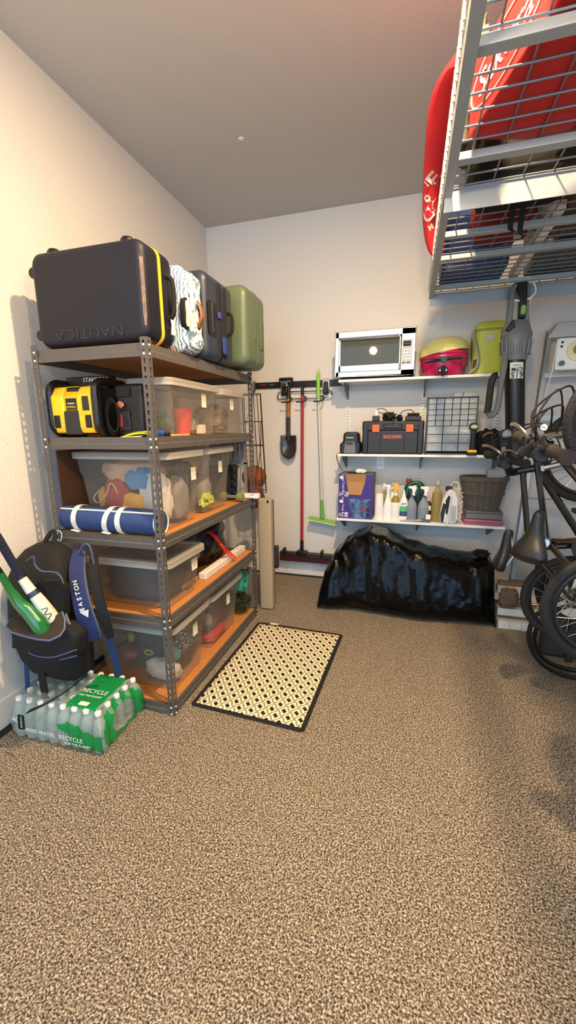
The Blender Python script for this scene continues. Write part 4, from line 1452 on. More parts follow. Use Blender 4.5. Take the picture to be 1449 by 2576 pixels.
# ================================================================ wall shelving
SX0, SX1, SD = 1.282, 2.615, .30
SZ = [1.826, 1.226, .668]
STD = [1.322, 1.963, 2.535]
for k, x in enumerate(STD):
    t = thing('shelf_standard', ['white slotted shelf standard at the left end of the wall shelves', 'white slotted shelf standard in the middle of the wall shelves', 'white slotted shelf standard at the right end of the wall shelves'][k], 'shelf standard', (x, 0, .5), group='slotted shelf standards')
    MB().box(x - .0125, x + .0125, -.012, 0, .52, 1.85).build('channel', 'white_plastic', t, smooth=False)
    sl = MB()
    for i in range(51):
        for dx in (-.0058, .0058):
            sl.box(x + dx - .0022, x + dx + .0022, -.0124, -.011, .535 + i * .0255, .535 + i * .0255 + .015)
    sl.build('slots', 'dark_grey', t, smooth=False)
for k, z in enumerate(SZ):
    t = thing('wall_shelf', ['upper white wall shelf carrying the toaster oven', 'middle white wall shelf carrying the tool box and drawer cabinet', 'lower white wall shelf carrying bottles and boxes'][k], 'shelf', ((SX0 + SX1) / 2, -.15, z), group='white wall shelves')
    MB().box(SX0, SX1, -SD, -.013, z - .020, z).build('board', 'white_plastic', t, bevel=.002, smooth=False)
    for x in STD:
        MB().prism([(-.004, z - .021), (-SD + .012, z - .021), (-SD + .012, z - .032), (-.04, z - .135), (-.004, z - .135)], 'x', x - .005, x + .005).build('bracket', 'mid_grey', t, smooth=False)
    MB().box(STD[1] - .012, STD[1] + .012, -SD - .001, -SD + .012, z - .034, z - .021).build('bracket_tip', 'black_plastic', t, bevel=.002)
# outlet and lead
t = thing('wall_outlet', 'white double wall outlet under the middle shelf', 'outlet', (1.622, 0, 1.085))
MB().prism(rrect(1.587, 1.657, 1.075, 1.19, .006), 'y', -.006, 0).build('plate', 'white_plastic', t, bevel=.002)
for z in (1.112, 1.153):
    MB().prism(rrect(1.605, 1.639, z - .015, z + .015, .010), 'y', -.008, -.005).build('socket', 'white_plastic', t, smooth=False)
    for dx in (-.008, .008):
        MB().box(1.622 + dx - .0017, 1.622 + dx + .0017, -.0085, -.0075, z - .003, z + .008).build('slot', 'gap_dark', t, smooth=False)
o = MB().tube(spline([(1.30, -.20, 1.232), (1.262, -.19, 1.215), (1.255, -.15, 1.17), (1.272, -.12, 1.11), (1.30, -.12, 1.07)], 6), .0035, 6).build('charger_lead', 'black_soft')
tag(rebase(o), 'thin black lead hanging off the left end of the middle shelf', 'cable')

# --- toaster oven
z0 = SZ[0]
t = thing('toaster_oven', 'stainless steel digital toaster oven on the upper wall shelf', 'toaster oven', (1.565, -.17, z0))
OX0, OX1, OZ0, OZ1, OY0, OY1 = 1.258, 1.872, z0 + .018, 2.185, -.315, -.03
sh_ = MB()
sh_.box(OX0 + .006, OX1 - .006, OY0 + .02, OY1, OZ1 - .012, OZ1 - .004)
sh_.box(OX0 + .006, OX1 - .006, OY0 + .02, OY1, OZ0 + .006, OZ0 + .03)
sh_.box(OX0 + .006, OX0 + .014, OY0 + .02, OY1, OZ0 + .006, OZ1 - .004)
sh_.box(OX1 - .1, OX1 - .006, OY0 + .02, OY1, OZ0 + .006, OZ1 - .004)
sh_.box(OX0 + .006, OX1 - .006, OY1 - .01, OY1, OZ0 + .006, OZ1 - .004)
sh_.build('body', 'steel', t, bevel=.003)
fr = MB()
for x0, x1, zz0, zz1 in ((OX0, OX1, OZ1 - .05, OZ1), (OX0, OX1, OZ0, OZ0 + .04), (OX0, OX0 + .03, OZ0, OZ1), (OX1 - .105, OX1, OZ0, OZ1)):
    fr.box(x0, x1, OY0 - .004, OY0 + .03, zz0, zz1)
fr.build('front_frame', mat('oven_steel', '#d6d6d0', .34, .85), t, bevel=.005)
dr = MB()
dx0, dx1, dz0, dz1 = OX0 + .028, OX1 - .108, OZ0 + .035, OZ1 - .045
for x0, x1, zz0, zz1 in ((dx0, dx1, dz0, dz0 + .05), (dx0, dx1, dz1 - .022, dz1), (dx0, dx0 + .016, dz0, dz1), (dx1 - .012, dx1, dz0, dz1)):
    dr.box(x0, x1, OY0 - .012, OY0 - .004, zz0, zz1)
door = dr.build('door', 'steel', t, bevel=.003)
M['oven_glass'] = clear('oven_glass', '#d6d6c8', '#6d6b58', .5, .03)  # grey-green reflection of the room is put into the glass body colour
MB().box(dx0 + .014, dx1 - .01, OY0 - .009, OY0 - .006, dz0 + .045, dz1 - .02).build('glass', 'oven_glass', door, smooth=False)
MB().tube([(dx0 + .01, OY0 - .035, dz1 - .012), (dx1 - .012, OY0 - .035, dz1 - .012)], .007, 10).build('handle', 'chrome', door)
for x in (dx0 + .03, dx1 - .03):
    MB().tube([(x, OY0 - .035, dz1 - .012), (x, OY0 - .008, dz1 - .012)], .005, 8).build('handle_mount', 'chrome', door)
cv = MB()
cv.box(dx0 + .01, dx1 - .01, OY0 + .14, OY0 + .145, dz0 + .03, dz1)
cv.build('inner_wall', mat('oven_inside', '#a8a890', .5, .2), t, smooth=False)
for z in (dz0 + .062, dz0 + .125):
    rk = MB()
    rk.tube([(dx0 + .02, OY0 + .005, z), (dx1 - .02, OY0 + .005, z)], .003, 6)
    for i in range(20):
        x = dx0 + .03 + (dx1 - dx0 - .06) * i / 19
        rk.tube([(x, OY0 + .005, z), (x, OY0 + .13, z)], .0014, 4)
    rk.build('wire_rack', 'chrome', t)
cp = MB().box(OX1 - .098, OX1 - .022, OY0 - .008, OY0 - .003, OZ0 + .075, OZ1 - .085).build('control_panel', 'light_grey', t, bevel=.002)
MB().box(OX1 - .09, OX1 - .034, OY0 - .0095, OY0 - .0075, OZ1 - .135, OZ1 - .098).build('display', 'gap_dark', cp, smooth=False)
text('4:00', .022, cp, (OX1 - .062, OY0 - .010, OZ1 - .117), FRONT, 'mid_grey', .0003)
for i in range(4):
    for j in range(3):
        MB().box(OX1 - .088 + j * .022, OX1 - .073 + j * .022, OY0 - .010, OY0 - .0075, OZ1 - .165 - i * .022, OZ1 - .158 - i * .022).build('button', 'steel', cp, smooth=False)
for x in (OX1 - .082, OX1 - .048):
    MB().box(x - .011, x + .011, OY0 - .010, OY0 - .0075, OZ0 + .082, OZ0 + .09).build('button', 'dark_grey', cp, smooth=False)
text('Oster', .014, t, ((dx0 + dx1) / 2 + .03, OY0 - .0125, dz0 + .022), FRONT, 'mid_grey', .0003)
for x in (OX0 + .05, OX1 - .05):
    for y in (-.26, -.07):
        MB().lathe([(.012, 0), (.014, .022)], (x, y, z0), 10).build('foot', 'black_plastic', t)

# --- pink and yellow portable cooker
t = thing('portable_grill', 'round pink portable grill with a pale yellow lid on the upper shelf', 'grill', (2.085, -.17, z0))
MB().lathe([(0, .004), (.125, .004), (.152, .03), (.165, .08), (.170, .125), (.178, .13), (.178, .145), (.172, .152), (.178, .158), (.178, .172), (.172, .178)], (2.085, -.185, z0), 40, sy=.92).build('bowl', 'pink_shell', t)
ld = MB().lathe([(.182, .0), (.182, .022), (.172, .055), (.140, .092), (.09, .112), (.04, .12), (0, .121)], (0, 0, 0), 40, sy=.92).build('lid', 'pale_yellow')
ld.parent = t
ld.location = (0, -.015, .168)
ld.rotation_euler = (-.0, -.15, 0)
yF = -.35
MB().tube([(1.96, yF - .012, z0 + .098), (2.19, yF - .012, z0 + .115)], .010, 10).build('handle_bar', 'black_plastic', t)
for x, z in ((1.958, z0 + .098), (2.192, z0 + .115)):
    MB().lathe([(.0, -.014), (.013, -.012), (.014, .012), (.0, .014)], (x, yF - .012, z), 12, 'x').build('bar_end', 'black_plastic', t)
MB().lathe([(0, -.018), (.022, -.018), (.024, .0), (.02, .012)], (2.078, yF - .012, z0 + .106), 14, 'y').build('latch', 'black_plastic', t)
MB().box(2.045, 2.11, -.357, -.335, z0 + .012, z0 + .052).build('valve_plate', 'black_plastic', t, bevel=.005)
MB().tube([(2.078, -.36, z0 + .06), (2.078, -.372, z0 + .03), (2.078, -.365, z0 - .012)], [.012, .014, .009], 10).build('valve', 'black_plastic', t)
for x in (2.055, 2.10):
    MB().lathe([(.005, -.006), (.005, 0)], (x, -.358, z0 + .03), 10, 'y').build('screw', 'chrome', t)

# --- lime backpack cooler
t = thing('backpack_cooler', 'lime green soft cooler backpack with grey straps on the upper shelf', 'cooler bag', (2.40, -.15, z0))
mb = MB()
rings = []
for f, s in ((0, .9), (.02, .98), (.06, 1), (.26, 1.0), (.31, 1.0), (.318, 1.02), (.33, 1.02), (.345, .97), (.365, .88), (.378, .70), (.384, .4)):
    rings.append([(2.405 + p[0] * s, -.155 + p[1] * s, z0 + f) for p in rrect(-.115, .115, -.115, .115, .06, 6)])
mb.loft(rings).build('body', mat('lime_bag', '#b4bd3e', .5), t)
zb_ = MB().loft([[(2.405 + p[0], -.155 + p[1], z0 + f) for p in rrect(-.119, .119, -.119, .119, .06, 6)] for f in (.305, .322)]).build('zip', mat('olive_zip', '#8a8a3c', .6), t)
MB().box(2.36, 2.425, -.277, -.268, z0 + .235, z0 + .275).build('patch', 'light_grey', t, bevel=.003)
mm('strap_grey', '#9b998d', .8)
MB().ribbon(spline([(2.30, -.24, z0 + .33), (2.285, -.25, z0 + .28), (2.305, -.275, z0 + .2), (2.325, -.288, z0 + .11), (2.318, -.29, z0 + .05), (2.285, -.285, z0 + .018), (2.27, -.27, z0 + .012)], 5), (.008, .010, 0), .014).build('shoulder_strap', 'strap_grey', t, bevel=.004)
MB().ribbon(spline([(2.292, -.12, z0 + .32), (2.278, -.13, z0 + .2), (2.283, -.18, z0 + .08), (2.285, -.22, z0 + .03)], 5), (.004, .018, 0), .012).build('shoulder_strap', 'strap_grey', t, bevel=.004)
MB().box(2.292, 2.318, -.286, -.264, z0 + .045, z0 + .105).build('buckle', 'black_plastic', t, bevel=.003)

# --- middle shelf
z0 = SZ[1]
t = thing('battery_charger', 'black and grey battery charger at the left end of the middle shelf', 'charger', (1.385, -.2, z0))
MB().prism([(1.30, z0 + .002), (1.47, z0 + .002), (1.472, z0 + .08), (1.455, z0 + .10), (1.45, z0 + .165), (1.43, z0 + .18), (1.345, z0 + .18), (1.328, z0 + .165), (1.325, z0 + .10), (1.298, z0 + .08)], 'y', -.285, -.12).build('body', 'black_plastic', t, bevel=.012, seg=3)
MB().prism([(1.332, z0 + .004), (1.436, z0 + .004), (1.43, z0 + .07), (1.418, z0 + .105), (1.35, z0 + .105), (1.338, z0 + .07)], 'y', -.292, -.27).build('front_grille', 'mid_grey', t, bevel=.005)
for k in range(4):
    MB().box(1.358 + k * .014, 1.366 + k * .014, -.295, -.29, z0 + .075, z0 + .10).build('vent_slot', 'gap_dark', t, smooth=False)
MB().box(1.352, 1.415, -.288, -.283, z0 + .128, z0 + .14).build('light_bar', mat('green_bar', '#7fae78', .4), t, smooth=False)
t = thing('tool_box', 'black plastic tool box with orange latches and red name plate on the middle shelf', 'tool box', (1.727, -.18, z0))
TX0, TX1 = 1.49, 1.965
MB().box(TX0, TX1, -.285, -.06, z0 + .002, z0 + .195).build('body', 'dark_grey', t, bevel=.012)
MB().box(TX0 - .006, TX1 + .006, -.290, -.055, z0 + .185, z0 + .268).build('lid', mat('charcoal', '#1f1f21', .5), t, bevel=.014, seg=3)
for x0, x1 in ((TX0 - .002, TX0 + .045), (TX1 - .045, TX1 + .002)):
    MB().box(x0, x1, -.292, -.05, z0 + .001, z0 + .25).build('corner_post', 'black_plastic', t, bevel=.008)
for x in (TX0 + .145, TX1 - .145):
    MB().box(x - .002, x + .002, -.2865, -.28, z0 + .01, z0 + .17).build('groove', 'gap_dark', t, smooth=False)
MB().box(1.655, 1.80, -.296, -.28, z0 + .205, z0 + .245).build('carry_handle', 'charcoal_h' if 'charcoal_h' in M else 'black_plastic', t, bevel=.006)
for x in (1.595, 1.86):
    la = MB().box(x - .029, x + .029, -.299, -.28, z0 + .178, z0 + .238).build('latch', 'orange', t, bevel=.004)
    for k in range(3):
        MB().box(x - .022, x + .022, -.3005, -.298, z0 + .20 + k * .012, z0 + .203 + k * .012).build('rib', mat('orange_dark', '#d8502a', .5), la, smooth=False)
pl = MB().prism(rrect(1.655, 1.80, z0 + .125, z0 + .155, .006), 'y', -.289, -.2845).build('name_plate', mat('plate_red', '#c8452c', .5), t, smooth=False)
MB().prism(rrect(1.659, 1.796, z0 + .129, z0 + .151, .004), 'y', -.2895, -.288).build('plate_inset', mat('plate_dark', '#4a1c14', .5), pl, smooth=False)
text('BLACK+DECKER', .0175, pl, (1.7275, -.290, z0 + .140), FRONT, mat('plate_text', '#e8a98e', .5), .0004)
zt_ = z0 + .268
t = thing('battery_pack', 'black power adapter with white tip and cord on top of the tool box', 'adapter', (1.60, -.2, zt_))
MB().box(1.56, 1.615, -.25, -.19, zt_, zt_ + .042).build('adapter', 'dark_grey', t, bevel=.005)
MB().box(1.580, 1.602, -.24, -.215, zt_ + .04, zt_ + .088).build('plug', 'white_plastic', t, bevel=.004)
MB().tube(spline([(1.59, -.225, zt_ + .088), (1.62, -.21, zt_ + .102), (1.66, -.20, zt_ + .09), (1.68, -.20, zt_ + .055)], 5), .003, 6).build('cord', 'black_soft', t)
MB().tube(spline([(1.60, -.23, zt_ + .07), (1.64, -.22, zt_ + .06), (1.66, -.23, zt_ + .03)], 5), .003, 6).build('cord', 'black_soft', t)
blob('cord_bundle', 'bundled black cord on top of the tool box', 'cable', (1.69, -.21, zt_ + .032), (.05, .035, .034), 'black_plastic', .5, 9, 61)
t = thing('charging_cradle', 'low black charging cradle with a looped cord at the right of the tool box top', 'charger', (1.88, -.2, zt_))
MB().box(1.82, 1.945, -.25, -.16, zt_, zt_ + .035).build('base', 'dark_grey', t, bevel=.006)
MB().prism([(-.245, zt_ + .034), (-.17, zt_ + .034), (-.17, zt_ + .06), (-.2, zt_ + .06)], 'x', 1.835, 1.93).build('cradle', 'black_plastic', t, bevel=.004)
MB().tube(spline([(1.89, -.2, zt_ + .06), (1.86, -.2, zt_ + .085), (1.80, -.21, zt_ + .075), (1.765, -.23, zt_ + .03), (1.74, -.27, zt_ + .01), (1.725, -.304, zt_ - .03)], 5), .0032, 6).build('cord', 'black_soft', t)
blob('plug_block', 'small black plug block between the cords on the tool box', 'plug', (1.775, -.205, zt_ + .022), (.025, .025, .024), 'black_plastic', .3, 7, 63)

# drawer cabinet
t = thing('drawer_cabinet', 'small parts cabinet with rows of clear drawers on the middle shelf', 'drawer cabinet', (2.167, -.2, z0))
CX0_, CX1_, CZ1 = 1.985, 2.352, 1.668
fr = MB()
fr.box(CX0_, CX0_ + .008, -.285, -.13, z0 + .001, CZ1)
fr.box(CX1_ - .008, CX1_, -.285, -.13, z0 + .001, CZ1)
fr.box(CX0_, CX1_, -.285, -.13, CZ1 - .008, CZ1)
fr.box(CX0_, CX1_, -.285, -.13, z0 + .001, z0 + .012)
fr.box(CX0_, CX1_, -.14, -.13, z0, CZ1)
fr.build('frame', mat('frame_grey', '#41464a', .45), t, smooth=False)
M['drawer_clear'] = clear('drawer_clear', '#f2f6f6', '#e6ecee', .30, .06)
small = None
wS = (CX1_ - CX0_ - .016) / 6
hS = .0418
wL = (CX1_ - CX0_ - .016) / 3
hL = .0655
dv_ = MB()
for r in range(5):
    zz = CZ1 - .010 - hS * (r + 1)
    dv_.box(CX0_ + .008, CX1_ - .008, -.282, -.14, zz - .0012, zz + .0012)
for r in range(3):
    zz = CZ1 - .010 - hS * 5 - hL * (r + 1)
    if r < 2:
        dv_.box(CX0_ + .008, CX1_ - .008, -.282, -.14, zz - .0012, zz + .0012)
dv_.build('dividers', 'frame_grey' if 'frame_grey' in M else 'dark_grey', t, smooth=False)


def drawer(w_, h_):
    mb = MB()
    mb.box(-w_ / 2 + .003, w_ / 2 - .003, -.004, 0, .002, h_ - .003)
    mb.box(-w_ / 2 + .003, -w_ / 2 + .005, 0, .12, .002, h_ - .006)
    mb.box(w_ / 2 - .005, w_ / 2 - .003, 0, .12, .002, h_ - .006)
    mb.box(-w_ / 2 + .003, w_ / 2 - .003, 0, .12, .002, .004)
    mb.box(-w_ * .3, w_ * .3, -.012, -.004, h_ * .78, h_ * .9)
    return mb


rnd = random.Random(7)
hw_cols = ['#c4c6c4', '#a49c8a', '#cdbf90', '#9aa6b2', '#e2e0da', '#b0926c', '#d6d8d8']
hm_ = [mat('hardware_%d' % i, c, .4, .6) for i, c in enumerate(hw_cols)]
src = {}
bx, by_, bz_ = 2.167, -.2, z0
for big in (0, 1):
    rows, cols, ww, hh = ((5, 6, wS, hS), (3, 3, wL, hL))[big]
    for r in range(rows):
        for c in range(cols):
            zz = (CZ1 - .010 - hS * (r + 1)) if not big else (CZ1 - .010 - hS * 5 - hL * (r + 1))
            xx = CX0_ + .008 + ww * (c + .5)
            loc = (xx - bx, -.284 - by_, zz - bz_)
            if big not in src:
                d0 = drawer(ww, hh).build('drawer', 'drawer_clear', None, smooth=False)
                d0.parent = t
                d0.location = loc
                src[big] = d0
            else:
                share(t, src[big], 'drawer', loc)
            hp = MB().lump((0, .042, hh * .44), (ww * .43, .038, hh * .40), .35, 8, r * 7 + c, 12, 8).build('hardware', rnd.choice(hm_), None)
            hp.parent = t
            hp.location = loc
for x0, x1, lb_ in ((2.175, 2.235, 'left small clear box of screws on top of the drawer cabinet'), (2.245, 2.335, 'right small clear box of screws on top of the drawer cabinet')):
    t = thing('screw_box', lb_, 'box', ((x0 + x1) / 2, -.24, CZ1), group='clear boxes on the drawer cabinet')
    MB().box(x0, x1, -.275, -.20, CZ1, CZ1 + .030).build('tray', 'drawer_clear', t, bevel=.003)
    MB().box(x0 - .002, x1 + .002, -.277, -.198, CZ1 + .028, CZ1 + .036).build('lid', 'milky_lid', t, bevel=.002)
# drill
t = thing('cordless_drill', 'black and yellow cordless drill standing on the middle shelf', 'drill', (2.325, -.31, z0))
MB().lathe([(0, -.045), (.026, -.045), (.031, -.03), (.031, .02), (.022, .026), (0, .026)], (2.325, -.315, z0 + .215), 16, 'y').build('motor_housing', 'black_plastic', t)
MB().lathe([(.0, -.003), (.022, -.003), (.026, .002), (0, .003)], (2.325, -.361, z0 + .215), 16, 'y', 1, .6).build('vent_cap', mat('cream_cap', '#d8c98a', .5), t)
MB().prism([(2.307, z0 + .035), (2.343, z0 + .035), (2.341, z0 + .20), (2.309, z0 + .20)], 'y', -.345, -.30).build('handle', 'black_plastic', t, bevel=.01, seg=3)
MB().box(2.29, 2.358, -.36, -.285, z0, z0 + .028).build('battery', 'black_plastic', t, bevel=.006)
MB().box(2.292, 2.356, -.362, -.285, z0 + .022, z0 + .042).build('battery_top', 'yellow_body', t, bevel=.005)
t = thing('tool_pouch', 'black tool pouch with tan trim at the right end of the middle shelf', 'pouch', (2.45, -.2, z0))
MB().lump((2.455, -.2, z0 + .085), (.095, .08, .10), .3, 6, 71, 30, 18, .7, .84).build('pouch', 'black_soft', t)
MB().ribbon(spline([(2.40, -.28, z0 + .14), (2.43, -.285, z0 + .165), (2.47, -.28, z0 + .17)], 4), (0, .0, .010), .006).build('trim', mat('tan_trim', '#7c5a2a', .7), t)

# --- lower shelf
z0 = SZ[2]
mm('box_purple', '#3c2f86', .6)
mm('box_grey', '#6f7076', .7)


def trash_box(zb, zt, label, num, opened):
    t = thing('trash_bag_box', label, 'carton', (1.44, -.17, zb), group='purple boxes of trash bags')
    bo = MB().box(1.296, 1.588, -.285, -.06, zb, zt)
    bo.build('carton', 'box_purple', t, bevel=.002, smooth=False)
    MB().box(1.296, 1.588, -.284, -.06, zt - .0005, zt + .001).build('top_panel', 'box_grey', t, smooth=False)
    MB().box(1.5885, 1.589, -.284, -.062, zb + .002, zt - .002).build('side_panel', 'box_grey', t, smooth=False)
    text('Large Trash Bags', .026, t, (1.335, -.2856, (zb + zt) / 2 + .01), (PI / 2, PI / 2, 0), 'white_print', .0004)
    text(num, .045, t, (1.362, -.2856, zb + .035), (PI / 2, PI / 2, 0), 'white_print', .0004, bold=.001)
    MB().lathe([(.014, -.0006), (0, -.0008)], (1.318, -.2853, zt - .028), 16, 'y').build('emblem', 'white_print', t)
    text('|||||', .025, t, (1.312, -.2856, zb + .032), (PI / 2, PI / 2, 0), 'white_print', .0004, 'barcode')
    if opened:
        MB().prism([(1.352, zt + .001), (1.53, zt + .001), (1.518, zt - .075), (1.49, zt - .175), (1.385, zt - .175), (1.368, zt - .075)], 'y', -.2925, -.288).build('torn_flap', 'cardboard', t, smooth=False, label='brown cardboard flap')
        MB().prism([(1.352, zt + .0008), (1.53, zt + .0008), (1.515, zt - .06), (1.372, zt - .06)], 'y', -.2935, -.2925).build('flap_fold', mat('cardboard_dark', '#a3784c', .85), t, smooth=False)
        MB().box(1.36, 1.52, -.22, -.10, zt, zt + .002).build('opening', 'gap_dark', t, smooth=False)
        MB().lump((1.47, -.17, zt + .014), (.045, .035, .022), .4, 6, 81).build('bag_liner', 'white_plastic', t)
    else:
        MB().prism([(1.375, zt - .004), (1.565, zt - .004), (1.535, zb + .02), (1.52, zb + .004), (1.43, zb + .004)], 'y', -.2862, -.285).build('printed_panel', mat('print_blue', '#6488b4', .6, var=.5, vs=25, col2='#2b4068'), t, smooth=False)
        MB().box(1.49, 1.53, -.2868, -.286, zb + .06, zb + .12).build('printed_patch', mat('print_red', '#7c3f72', .6), t, smooth=False)
        for zz in (zb + .02, zb + .07):
            MB().box(1.535, 1.565, -.2868, -.286, zz, zz + .034).build('printed_icon', 'dark_grey', t, smooth=False)
    return t


trash_box(z0, z0 + .178, 'purple box of large trash bags, the lower of two on the bottom shelf', '90', False)
trash_box(z0 + .180, z0 + .385, 'opened purple box of trash bags with a hanging cardboard flap', '70', True)

mm('clear_liquid', '#c9d4d8', .2)
M['spray_clear'] = clear('spray_clear', '#e8eef4', '#c9d2da', .35, .12)
M['spray_blue'] = clear('spray_blue', '#8fa5cc', '#5d78b0', .55, .12)
M['amber_liquid'] = clear('amber_liquid', '#d8c56a', '#a8923a', .6, .1)
M['amber_clear'] = clear('amber_clear', '#efe8c8', '#c9c08a', .3, .1)


def trigger(par, x, y, z, m1, m2, s=1., flip=1):
    MB().lathe([(.013 * s, 0), (.013 * s, .018 * s)], (x, y, z), 12).build('collar', m1, par)
    MB().prism([(x - flip * .038 * s, z + .052 * s), (x - flip * .034 * s, z + .066 * s), (x + flip * .012 * s, z + .070 * s), (x + flip * .022 * s, z + .058 * s), (x + flip * .010 * s, z + .018 * s), (x - flip * .008 * s, z + .018 * s), (x - flip * .012 * s, z + .048 * s)], 'y', y - .011 * s, y + .011 * s).build('spray_head', m1, par, bevel=.003)
    MB().prism([(x - flip * .015 * s, z + .048 * s), (x - flip * .030 * s, z + .048 * s), (x - flip * .034 * s, z + .022 * s), (x - flip * .028 * s, z + .012 * s), (x - flip * .022 * s, z + .03 * s)], 'y', y - .006 * s, y + .006 * s).build('trigger', m2, par, bevel=.002)


def bottle(label, x, y, prof, m, name='bottle', cat='bottle', sx=1., sy=.75, n=20):
    t = thing(name, label, cat, (x, y, z0), group='bottles on the lower wall shelf')
    MB().lathe(prof, (x, y, z0), n, sx=sx, sy=sy).build('body', m, t)
    return t


t = bottle('plain white tapered bottle next to the purple boxes', 1.64, -.245, [(0, 0), (.036, .001), (.038, .01), (.034, .18), (.030, .222), (.012, .226), (0, .227)], 'white_plastic')
t = bottle('white spray bottle with a white trigger, leftmost of the spray bottles', 1.712, -.235, [(0, 0), (.034, .001), (.036, .01), (.036, .11), (.026, .16), (.014, .20), (.013, .235)], 'white_plastic')
trigger(t, 1.712, -.235, z0 + .232, 'white_plastic', 'light_grey')
t = bottle('clear bottle of golden liquid standing behind the white bottles', 1.675, -.17, [(0, 0), (.034, .001), (.035, .01), (.035, .17), (.028, .20), (.013, .23), (.013, .26)], 'amber_clear')
MB().lathe([(.016, .25), (.016, .30), (0, .302)], (1.675, -.17, z0), 14).build('cap', 'white_plastic', t)
t = bottle('tall white jug with a handle standing behind the spray bottles', 1.745, -.13, [(0, 0), (.05, .001), (.052, .01), (.052, .17), (.04, .22), (.018, .25), (.018, .28)], 'white_plastic')
MB().tube(spline([(1.735, -.17, z0 + .25), (1.765, -.185, z0 + .275), (1.795, -.18, z0 + .25), (1.795, -.175, z0 + .19)], 5), .010, 8).build('handle', 'white_plastic', t)
MB().lathe([(.021, .275), (.021, .305), (0, .306)], (1.745, -.13, z0), 14).build('cap', 'light_grey', t)
t = bottle('white bottle with a yellow spray top among the bottles', 1.775, -.25, [(0, 0), (.036, .001), (.038, .01), (.038, .15), (.030, .185), (.014, .205), (.013, .22)], 'white_plastic')
MB().lathe([(.0365, .155), (.031, .185), (.0145, .206), (.0145, .215)], (1.775, -.25, z0 + .0006), 20, sy=.78).build('shoulder', 'amber_liquid', t)
MB().lathe([(.017, .212), (.017, .235)], (1.775, -.25, z0), 12).build('collar', 'white_plastic', t)
MB().prism([(1.755, z0 + .235), (1.79, z0 + .235), (1.797, z0 + .30), (1.79, z0 + .318), (1.757, z0 + .318), (1.757, z0 + .27)], 'y', -.262, -.238).build('spray_top', mat('spray_yellow', '#f0b02e', .4), t, bevel=.004)
t = bottle('white squeeze bottle with a green and blue label and pointed nozzle', 1.842, -.245, [(0, 0), (.032, .001), (.034, .01), (.034, .15), (.028, .18), (.016, .2), (.009, .235), (.004, .26), (0, .262)], 'white_plastic')
MB().lathe([(.0345, .085), (.0345, .125)], (1.842, -.245, z0), 20, sy=.76).build('label_band', mat('label_green', '#58b884', .5), t)
MB().lathe([(.0345, .04), (.0345, .083)], (1.842, -.245, z0), 20, sy=.76).build('label_band', mat('label_blue', '#34507c', .5), t)
text('ZEP', .024, t, (1.842, -.2715, z0 + .145), FRONT, 'dark_grey', .0004)
for x, lb_ in ((1.905, 'clear spray bottle of blue cleaner left of its twin'), (2.0, 'clear spray bottle of blue cleaner right of its twin')):
    t = bottle(lb_, x, -.235, [(0, 0), (.044, .001), (.046, .01), (.046, .11), (.040, .15), (.016, .19), (.0135, .21)], 'spray_clear')
    MB().lathe([(0, .002), (.043, .003), (.0445, .012), (.0445, .105), (0, .105)], (x, -.235, z0), 20, sy=.75).build('liquid', 'spray_blue', t)
    MB().lathe([(.016, .205), (.016, .222)], (x, -.235, z0), 12).build('ring', mat('ring_blue', '#2c4c96', .4), t)
    trigger(t, x + .012, -.235, z0 + .215, 'white_plastic', 'ring_blue' if 'ring_blue' in M else 'royal_fabric', 1.15)
t = thing('hose_reel', 'dark green jug with a red cap behind the spray bottles', 'jug', (1.94, -.09, z0), group='bottles on the lower wall shelf')
MB().lump((1.93, -.10, z0 + .20), (.095, .055, .12), .08, 4, 91, 28, 18, .8).build('body', mat('jug_green', '#123a24', .3), t)
MB().lathe([(.05, 0), (.06, .02), (.06, .12)], (1.93, -.10, z0), 18, sy=.8).build('base', 'jug_green_b' if 'jug_green_b' in M else 'dark_grey', t)
MB().tube(spline([(1.86, -.145, z0 + .2), (1.88, -.15, z0 + .29), (1.95, -.15, z0 + .31), (2.0, -.15, z0 + .24)], 5), .008, 8).build('rim', mat('rim_green', '#2f7a52', .35), t)
MB().lathe([(.022, .30), (.022, .335), (0, .336)], (1.875, -.09, z0), 14).build('cap', mat('cap_red', '#8c3038', .4), t)
t.name = 'green_jug'
t = bottle('short bottle with a white label and brown cap behind the blue spray bottles', 2.045, -.17, [(0, 0), (.03, .001), (.031, .01), (.031, .12), (.02, .14), (.014, .16)], mat('brown_bottle', '#3a221a', .3))
MB().box(2.03, 2.062, -.196, -.194, z0 + .085, z0 + .125).build('paper_label', 'paper', t, smooth=False)
t = bottle('tall clear bottle half filled with amber oil', 2.105, -.215, [(0, 0), (.040, .001), (.042, .01), (.042, .20), (.036, .245), (.018, .28), (.016, .32)], 'amber_clear', sy=.9)
MB().lathe([(0, .003), (.040, .004), (.0405, .012), (.0405, .20), (.035, .24), (0, .24)], (2.105, -.215, z0), 20, sy=.9).build('oil', 'amber_liquid', t)
MB().lathe([(.020, .31), (.020, .345), (0, .346)], (2.105, -.215, z0), 14).build('cap', 'light_grey', t)
t = thing('dish_brush', 'clear scraper with a white block lying at the front of the lower shelf', 'scraper', (1.93, -.28, z0))
MB().ribbon([(1.82, -.29, z0 + .006), (1.90, -.285, z0 + .010), (1.99, -.28, z0 + .016)], (0, .012, .002), .006).build('blade', 'light_grey', t)
MB().prism([(1.97, z0 + .002), (2.055, z0 + .002), (2.05, z0 + .05), (2.02, z0 + .05)], 'y', -.29, -.265).build('holder', mat('slate_plastic', '#56606c', .4), t, bevel=.004)
MB().box(2.022, 2.06, -.298, -.28, z0 + .028, z0 + .068).build('block', 'white_plastic', t, bevel=.003)
t.name = 'scraper'
